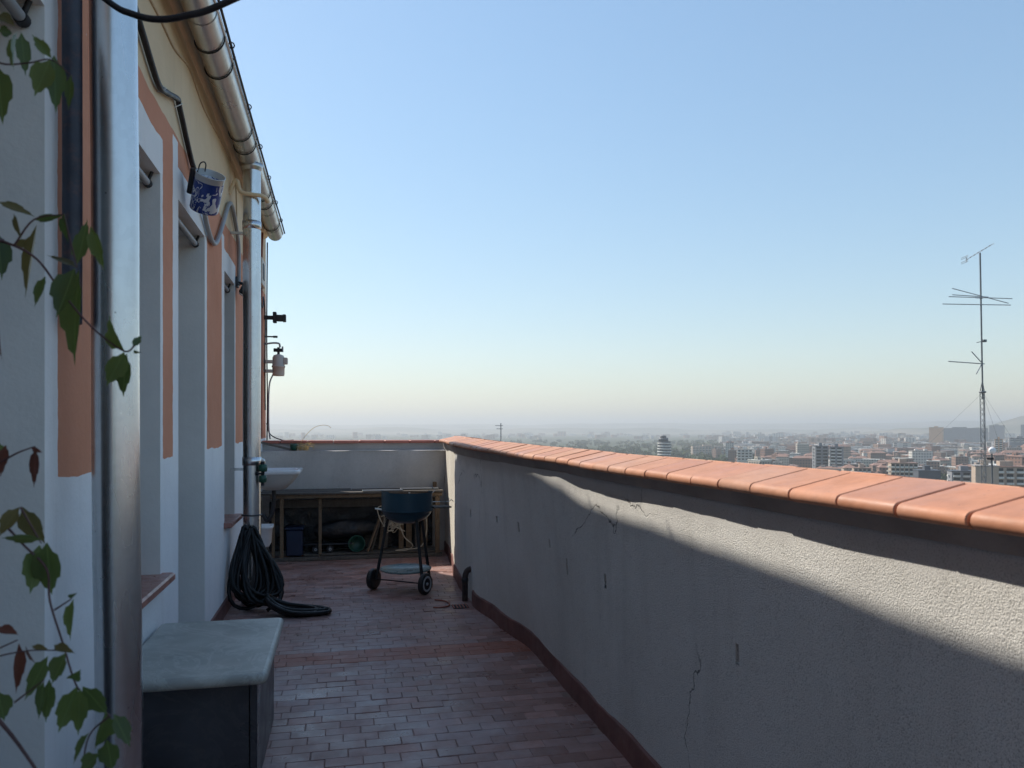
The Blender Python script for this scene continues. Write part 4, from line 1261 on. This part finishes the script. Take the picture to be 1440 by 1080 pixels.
tag(m.build('hose_offcut', M['redpipe']), 'short curved pinkish offcut of tubing lying on the floor', 'tubing')
for k in range(26):
    pass

# ================================================================== BEYOND THE PARAPET
def polar(px_az, d):
    a = radians(px_az)
    return V(d * sin(a), d * cos(a), 0)


GZ0 = -50.0
m = MB(); m.box((-22000, -22000, GZ0 - .6), (22000, 22000, GZ0))
structure(m.build('ground', M['ground']))

# far hills: long ridges across the horizon
def ridge(az0, az1, r0, r1, hfn, n=90, k=9):
    m = MB()
    def fn(u, v):
        az = az0 + (az1 - az0) * u; r = r0 + (r1 - r0) * v
        p = polar(az, r)
        return (p.x, p.y, GZ0 - 1 + hfn(az, v) * sin(pi * min(1, v * 1.0)) ** 1.3)
    m.grid(fn, n, k)
    return m
def hA(az, v): return 136 + 26 * snoise(az * .16, 41) + 10 * snoise(az * .5, 42) + 4 * snoise(az * 1.9 + v * 3, 43)
def hB(az, v): return max(2, 52 + 16 * snoise(az * .35, 44) + 7 * snoise(az * 1.1, 45) + 3 * snoise(az * 3.7 + v * 5, 46))
def hC(az, v): return max(2, 152 * math.exp(-((az - 47.2) / 2.9) ** 2) + 60 * math.exp(-((az - 40.5) / 3.5) ** 2) + 5 * snoise(az * 2.3 + v * 4, 47))
structure(ridge(-28, 75, 9500, 14000, hA).build('far_hills', M['hill']))
structure(ridge(-28, 75, 7200, 9300, hB).build('low_hills', M['hill']))
structure(ridge(34, 62, 5200, 7000, hC, 60, 9).build('wooded_hill', M['hill']))


# ---- the city: blocks one can tell apart
NB = 0
def block(az, d, ztop, wid, dep, rot, col, label, floors=None, bays=0, style='balcony', roofc=None, slabc=None, group='apartment blocks in the city below'):
    p = polar(az, d)
    h = ztop - GZ0
    t = thing('apartment_block', label, 'building', (p.x, p.y, GZ0), group, radians(rot))
    b = MB(); b.box((-wid / 2, -dep / 2, 0), (wid / 2, dep / 2, h))
    b.build('wall', col, t, True)
    rf = MB()
    rf.box((-wid / 2 - .3, -dep / 2 - .3, h + .002), (wid / 2 + .3, dep / 2 + .3, h + .5))
    ro = rf.build('roof', roofc or M['roofflat'], t, True)
    hb = MB(); hb.box((-wid * .15, -dep * .2, h + .5), (wid * .12, dep * .2, h + 3.2)); hb.build('stair_head', col, ro, True)
    if bays:
        fh = 3.1
        nf = min(floors or 5, int(h / fh))
        bw = wid / bays
        me = MB(); me.box((-bw * .36, -1.1, 0), (bw * .36, -.01, 1.05)); me = me.mesh('balcony', slabc or M['bwhite'])
        ms = MB(); ms.box((-1.1, -dep / bays * .3, 0), (-.01, dep / bays * .3, 1.05)); ms = ms.mesh('balcony', slabc or M['bwhite'])
        gl = MB(); gl.box((-bw * .33, -.06, 1.06), (bw * .33, -.01, 2.6)); gl = gl.mesh('window', M['glass'])
        for f_ in range(nf):
            for q in range(bays):
                x = -wid / 2 + bw * (q + .5); z = h - (f_ + 1) * fh
                o = link('balcony', me, t, True); o.location = (x, -dep / 2, z)
                o = link('window', gl, t, True); o.location = (x, -dep / 2, z)
                if q < max(1, bays // 2):
                    o = link('balcony', ms, t, True); o.location = (-wid / 2, -dep / 2 + dep / max(1, bays // 2) * (q + .5), z)
    return t


M['roofflat'] = pbr('flat_roof', (.30, .27, .25), .9, var=.2, vs=.4, bump=0)
M['roofred'] = pbr('clay_roof', (.26, .15, .115), .85, var=.25, vs=.5, bump=0)
M['bwhite'] = pbr('pale_balcony', (.62, .60, .55), .8, var=.12, vs=.4, bump=0)
M['bbrick'] = pbr('brick_facade', (.26, .14, .10), .85, var=.2, vs=.4, bump=0)
M['btan'] = pbr('tan_facade', (.40, .31, .24), .85, var=.15, vs=.3, bump=0)
M['borange'] = pbr('orange_facade', (.55, .32, .17), .85, var=.12, vs=.3, bump=0)
M['bgrey'] = pbr('grey_facade', (.22, .22, .23), .85, var=.15, vs=.3, bump=0)
M['bdark'] = pbr('dark_facade', (.075, .08, .095), .5, var=.15, vs=.3, bump=0)
G = None
block(45.35, 500, -19.5, 24, 14, -28, M['btan'], 'cream block with white balcony columns right of the antenna mast', 7, 5, roofc=M['roofred'], group=G)
block(47.2, 515, -20.5, 22, 14, -28, M['btan'], 'long cream balcony block at the parapet end under the hill', 7, 5, roofc=M['roofred'], group=G)
block(44.25, 455, -17.5, 10, 12, -35, M['btan'], 'plain tan gable end behind the foot of the antenna mast', group=G)
block(43.1, 520, -23.5, 15, 12, -30, M['bgrey'], 'dark grey block with pale top balconies left of the antenna mast', 3, 3, roofc=M['bdark'], group=G)
block(41.0, 560, -25.5, 13, 12, -25, M['bdark'], 'squat dark block beside the white columned block', group=G, roofc=M['bdark'])
block(39.6, 610, -23.0, 17, 12, -30, M['btan'], 'white columned block with red roof above the coping', 4, 6, roofc=M['roofred'], group=G)
block(37.1, 640, -28.5, 12, 11, -30, M['btan'], 'small pale columned block low against the coping', 3, 4, roofc=M['roofred'], group=G)
block(34.5, 800, -15.5, 12, 12, -20, M['bgrey'], 'grey slab tower, left one of a pair', 10, 2, slabc=M['bgrey'], roofc=M['bdark'], group=G)
block(35.55, 790, -16.0, 11, 12, -40, M['bgrey'], 'grey slab tower with lit balcony edge, right one of a pair', 10, 2, roofc=M['bdark'], group=G)
block(29.5, 900, -22.0, 16, 12, -30, M['bwhite'], 'bright white block with open loggias midway along the parapet', 4, 4, group=G)
block(26.9, 1500, -32.0, 58, 18, -15, M['btan'], 'long low pale building between the striped tower and the white block', 4, 10, group=G)
block(41.55, 2300, 5.0, 30, 26, -50, M['borange'], 'tall orange slab facing the sun far below the hill', group=G)
block(42.9, 2450, 3.0, 130, 24, -45, M['bgrey'], 'very wide grey slab joined beside the orange one', group=G)
block(45.0, 1300, -13.5, 10, 12, -45, M['borange'], 'slim orange and white tower behind the red roofs', 7, 2, group=G)
block(46.1, 1500, -14.0, 30, 14, -40, M['bgrey'], 'wide grey office block with pale roof right of the orange tower', 2, 4, group=G)
block(44.9, 2900, 12.0, 42, 26, -45, M['bgrey'], 'hazy grey tower block standing before the wooded hill', group=G)
block(46.6, 2900, 14.0, 46, 26, -45, M['bgrey'], 'second hazy grey tower block under the hill crest', group=G)
# striped round tower
p = polar(23.85, 900)
tw = thing('striped_tower', 'white banded tower with dark stepped top rising alone above the coping', 'building', (p.x, p.y, GZ0))
m = MB(); m.lathe([(7.2, 0), (7.2, 37)], (0, 0, 0), 24); m.build('glazing', M['bdark'], tw, True)
for f_ in range(11):
    m = MB(); z = 2 + f_ * 3.2; m.lathe([(7.1, z), (7.9, z), (7.9, z + 1.25), (7.1, z + 1.25)], (0, 0, 0), 24); m.build('floor_band', M['bwhite'], tw, True)
m = MB(); m.lathe([(.01, 37), (5.6, 37), (5.6, 41), (.01, 41)], (-1.2, 0, 0), 20); m.lathe([(.01, 41), (3.6, 41), (3.6, 43.5), (.01, 43.5)], (-1.5, 0, 0), 20); m.build('top', M['bdark'], tw, True)

# ---- ordinary blocks
cb_me = {}
placed = []
RC = random.Random(5)
def try_block(az, d, w, dp):
    p = polar(az, d)
    for (q, r) in placed:
        if (p - q).length < r + max(w, dp) * .62: return None
    placed.append((p, max(w, dp) * .62))
    return p
for o_ in list(sc.objects):
    if o_.name.startswith('apartment_block') or o_.name.startswith('striped_tower'): placed.append((Vector((o_.location.x, o_.location.y, 0)), 15))
LOOK = [('cream_facade', (.52, .46, .38), 'cream block'), ('brickred_facade', (.33, .18, .13), 'brick red block'), ('white_facade', (.64, .61, .56), 'white block'), ('brown_facade', (.27, .16, .115), 'brown block'), ('sand_facade', (.45, .34, .26), 'sandy block')]
RLOOK = [('roofred', 'red tiled roof'), ('roofflat', 'flat grey roof'), ('bwhite', 'pale terrace roof')]
for nm, c, _ in LOOK: M[nm] = city_mat(nm, [c, sh(c, 1.12), sh(c, .9)])
MARKS = [(23.85, 900, 'striped tower'), (29.5, 900, 'white loggia block'), (35, 795, 'twin grey towers'), (39.6, 610, 'white columned block'), (41, 560, 'squat dark block'), (45.35, 500, 'cream balcony block'), (45, 1300, 'slim orange tower'), (26.9, 1500, 'long low building')]
nth = 0
tries = 0
while nth < 190 and tries < 6000:
    tries += 1
    az = RC.uniform(27.5, 52); d = 390 * (1450 / 390) ** RC.random()
    if az < 36 and d < 650: continue
    if az < 31 and RC.random() < .65: continue
    w, dp = RC.uniform(9, 26), RC.uniform(9, 15)
    p = try_block(az, d, w, dp)
    if p is None: continue
    h = RC.uniform(11, 20) + (RC.uniform(0, 14) if RC.random() < .2 else 0)
    nm, c, lb = RC.choice(LOOK); rn, rl = RC.choices(RLOOK, (5, 3, 2))[0]
    nh = RC.randint(0, 2)
    near = min(MARKS, key=lambda q: (polar(q[0], q[1]) - p).length)[2]
    size = ('slim' if w < 13 else 'broad' if w < 20 else 'long') + (' low' if h < 14 else ' midrise' if h < 21 else ' tall')
    t = thing('city_block', '%s %s, %s, %s, near the %s' % (size, lb, rl, ('no roof hut', 'one roof hut', 'two roof huts')[nh], near), 'building', (p.x, p.y, GZ0), 'ordinary blocks of the city below', radians(RC.choice((-30, -24, -42, 12, 55)) + RC.uniform(-6, 6)))
    b = MB(); b.box((-w / 2, -dp / 2, 0), (w / 2, dp / 2, h))
    for q in range(nh):
        x = (-.25 + .5 * q + RC.uniform(-.08, .08)) * w; b.box((x - 1.6, -1.8, h + .4), (x + 1.6, 1.8, h + RC.uniform(2, 3.4)))
    b.build('wall', M[nm], t, True)
    b = MB()
    if rn == 'roofred':
        e_ = .5; hh = RC.uniform(1.6, 3)
        b.add([(-w / 2 - e_, -dp / 2 - e_, h), (w / 2 + e_, -dp / 2 - e_, h), (w / 2 + e_, dp / 2 + e_, h), (-w / 2 - e_, dp / 2 + e_, h), (-w / 2 + dp * .3, 0, h + hh), (w / 2 - dp * .3, 0, h + hh)],
              [(0, 1, 5, 4), (1, 2, 5), (2, 3, 4, 5), (3, 0, 4)])
    else:
        b.box((-w / 2 - .2, -dp / 2 - .2, h + .01), (w / 2 + .2, dp / 2 + .2, h + .45))
    b.build('roof', M[rn], t, True)
    nth += 1
# ---- farther mass of the city
far = MB()
for k in range(2600):
    az = RC.uniform(-8, 56) if RC.random() < .25 else RC.uniform(28, 56)
    d = 1450 * (6500 / 1450) ** RC.random()
    if az < 28 and d < 3600: continue
    if 28 < az < 33 and RC.random() < .4: continue
    p = polar(az, d); a = radians(RC.choice((-30, 15, -45)) + RC.uniform(-8, 8))
    w, dp, h = RC.uniform(10, 42), RC.uniform(9, 16), RC.uniform(8, 20) * (1.6 if RC.random() < .12 else 1)
    if d > 3000: h *= 1.15; w *= 1.3
    far.box((-w / 2, -dp / 2, GZ0), (w / 2, dp / 2, GZ0 + h), 0, 0, None, 0, Matrix.Translation(p) @ Matrix.Rotation(a, 4, 'Z'))
tag(far.build('distant_city', M['citystuff']), 'hazy mass of distant city blocks stretching to the hills', 'city', None, 'stuff')
# ---- woods and street trees, seen only as one mass
tr_ = MB()
def treeclump(p, r, h):
    n = int(18 + RC.random() * 10)
    for k in range(n):
        a, b_ = RC.uniform(0, 2 * pi), RC.uniform(-1, 1)
        rad = RC.uniform(.55, 1)
        c = V(p.x + r * rad * cos(a) * math.sqrt(1 - b_ * b_), p.y + r * rad * sin(a) * math.sqrt(1 - b_ * b_), GZ0 + h * .6 + h * .42 * b_ * rad)
        u = V(RC.gauss(0, 1), RC.gauss(0, 1), RC.gauss(0, 1)).normalized(); v = u.orthogonal().normalized(); s_ = r * RC.uniform(.28, .5)
        w_ = u.cross(v)
        tr_.add([c + v * s_, c + w_ * s_, c - v * s_, c - w_ * s_], [(0, 1, 2, 3)])
for k in range(2300):
    if k < 1500: az, d = RC.uniform(-8, 31), 700 * (3000 / 700) ** RC.random()
    else: az, d = RC.uniform(26, 54), 420 * (3200 / 420) ** RC.random()
    if k < 1500 and az > 21 and d < 880: continue
    p = polar(az, d)
    treeclump(p, RC.uniform(3.5, 6.5) * (1 + d / 5000), RC.uniform(6, 10))
tag(tr_.build('distant_trees', M['tree']), 'dark green mass of distant trees between and before the blocks', 'trees', None, 'stuff')

# ---- neighbouring roof with the antenna mast
nb = thing('neighbour_house', 'neighbouring roof just below the parapet carrying the mast', 'house', (17, 18, GZ0))
m = MB(); m.box((9.5, 10.5, GZ0), (24, 24, -1.9)); m.build('wall', M['btan'], nb)
m = MB(); m.box((9.3, 10.3, -1.898), (24.2, 24.2, -1.6)); m.build('roof', M['roofflat'], nb)
ms = thing('antenna_mast', 'slender lattice mast with television aerials on the neighbouring roof', 'antenna', (14.7, 15.15, -1.6))
B0 = V(14.715, 15.15, 0)
def mp(z): return V(14.715 - .09 * (z - 1.3) / 4.1, 15.15, z)
m = MB(); rr = .055
cor = [V(rr * cos(a), rr * sin(a), 0) for a in (.5, .5 + 2.094, .5 + 4.189)]
for c in cor: m.tube([mp(-1.6) + c, mp(2.15) + c], .009, 6)
k = 0; z = -1.55
while z < 2.1:
    for q in range(3):
        a, b_ = cor[q], cor[(q + 1) % 3]
        m.tube([mp(z) + (a if k % 2 else b_), mp(z + .13) + (b_ if k % 2 else a)], .0045, 4)
    z += .13; k += 1
m.lathe([(.065, 2.14), (.075, 2.15), (.075, 2.17), (.065, 2.18)], (mp(2.15).x, mp(2.15).y, 0), 10)
for c in cor: m.tube([mp(2.15) + c, mp(2.45)], .008, 5)
m.build('lattice', M['mast'], ms)
m = MB(); m.tube([mp(2.0), mp(3.6), mp(5.42)], .018, 8); m.build('tube', M['mast'], ms)
Rv = V(cos(radians(12.63)), -sin(radians(12.63)), 0); Fv = V(sin(radians(12.63)), cos(radians(12.63)), 0)
def aer(name, segs, r=.008):
    m = MB()
    for a, b_ in segs: m.tube([a, b_], r, 5)
    m.build(name, M['alu'], ms)
def at(dx, z, df=0.0): return mp(z) + Rv * dx + Fv * df
# UHF yagi at the top, pointing up to the right
s1 = [(at(-.30, 5.27), at(.29, 5.62))]
for k in range(7):
    t_ = k / 6; c = at(-.28 + .55 * t_, 5.285 + .325 * t_); s1.append((c - Fv * .10, c + Fv * .10))
for k in (-2, -1, 1, 2): c = at(-.33, 5.26 + .035 * k); s1.append((c - Fv * .16 - Rv * .05, c + Fv * .16 - Rv * .02)); s1.append((at(-.31, 5.26), c))
aer('uhf_aerial', s1, .006)
s2 = [(at(-.42, 4.28, -.5), at(.35, 4.44, .5)), (at(-1.17, 4.145, -.48), at(.42, 4.13, -.42)), (at(-.82, 4.375, -.12), at(.7, 4.34, -.05)), (at(-.60, 4.46, .12), at(.30, 4.42, .2)), (at(-.38, 4.68, .5), at(1.0, 4.33, .55))]
aer('vhf_aerial', s2, .010)
aer('side_aerial', [(at(-.79, 2.88), at(.06, 2.82)), (at(-.18, 3.12, .1), at(-.02, 2.86)), (at(-.20, 2.58, -.1), at(-.02, 2.80))], .012)
m = MB(); c = at(.07, 3.36); m.box(c - V(.03, .03, .03), c + V(.03, .03, .03)); m.tube([at(-.12, 3.32), at(.12, 3.37)], .008, 5); m.build('amplifier', M['mast'], ms)
m = MB(); m.tube([mp(2.15), (12.2, 17.5, -1.6)], .0022, 4); m.tube([mp(2.15), (17.5, 16.5, -1.6)], .0022, 4); m.tube([mp(2.15), (14.6, 12.2, -1.6)], .0022, 4); m.build('guy_wire', M['mast'], ms)
gb = thing('globe_vent', 'white ball on a short pole beside the mast foot', 'vent', (14.95, 15.2, -1.6))
m = MB(); m.lathe([(.001, .705), (.04, .715), (.07, .75), (.08, .79), (.07, .83), (.04, .865), (.001, .875)], at(.185, 0) , 18); m.build('ball', M['white'], gb)
m = MB(); m.tube([at(.185, -1.6), at(.185, .71)], .022, 8); m.build('pole', M['mast'], gb)
m = MB(); c = at(.15, .60); m.box(c - V(.05, .05, .025), c + V(.05, .05, .025)); m.build('box', M['blackcable'], gb)
# small aerial on a roof farther along
p = polar(11.8, 60)
n2 = thing('far_house', 'roof hidden behind the parapet with a small aerial', 'house', (p.x, p.y, GZ0))
m = MB(); m.box((p.x - 9, p.y - 8, GZ0), (p.x + 9, p.y + 8, -1.4)); m.build('wall', M['btan'], n2)
m = MB(); m.box((p.x - 9.2, p.y - 8.2, -1.398), (p.x + 9.2, p.y + 8.2, -1.1)); m.build('roof', M['roofflat'], n2)
a2 = thing('roof_aerial', 'small distant television aerial above the red coping', 'antenna', (p.x, p.y, -1.1))
m = MB(); m.tube([(p.x, p.y, -1.1), (p.x, p.y, 1.75)], .035, 6); m.build('pole', M['mast'], a2)
m = MB()
for z, w_ in ((1.55, .45), (1.3, .35)):
    m.tube([(p.x - w_, p.y, z), (p.x + w_ * .4, p.y, z)], .022, 5)
m.build('crossbar', M['mast'], a2)

# ------------------------------------------------------------------ haze
m = MB(); m.box((-16500, -16500, GZ0 - 1.6), (16500, 16500, 175))
t = NT('haze_air')
t.t.nodes.remove(t.b)
pv = t.n('ShaderNodeVolumePrincipled')
pv.inputs['Color'].default_value = (.85, .87, .88, 1)
pv.inputs['Density'].default_value = 2.2e-4
pv.inputs['Anisotropy'].default_value = .25
t.t.links.new(pv.outputs[0], t.out.inputs['Volume'])
tag(m.build('haze', t.mat), 'pale blue haze lying over the city and the hills', 'haze', None, 'stuff')
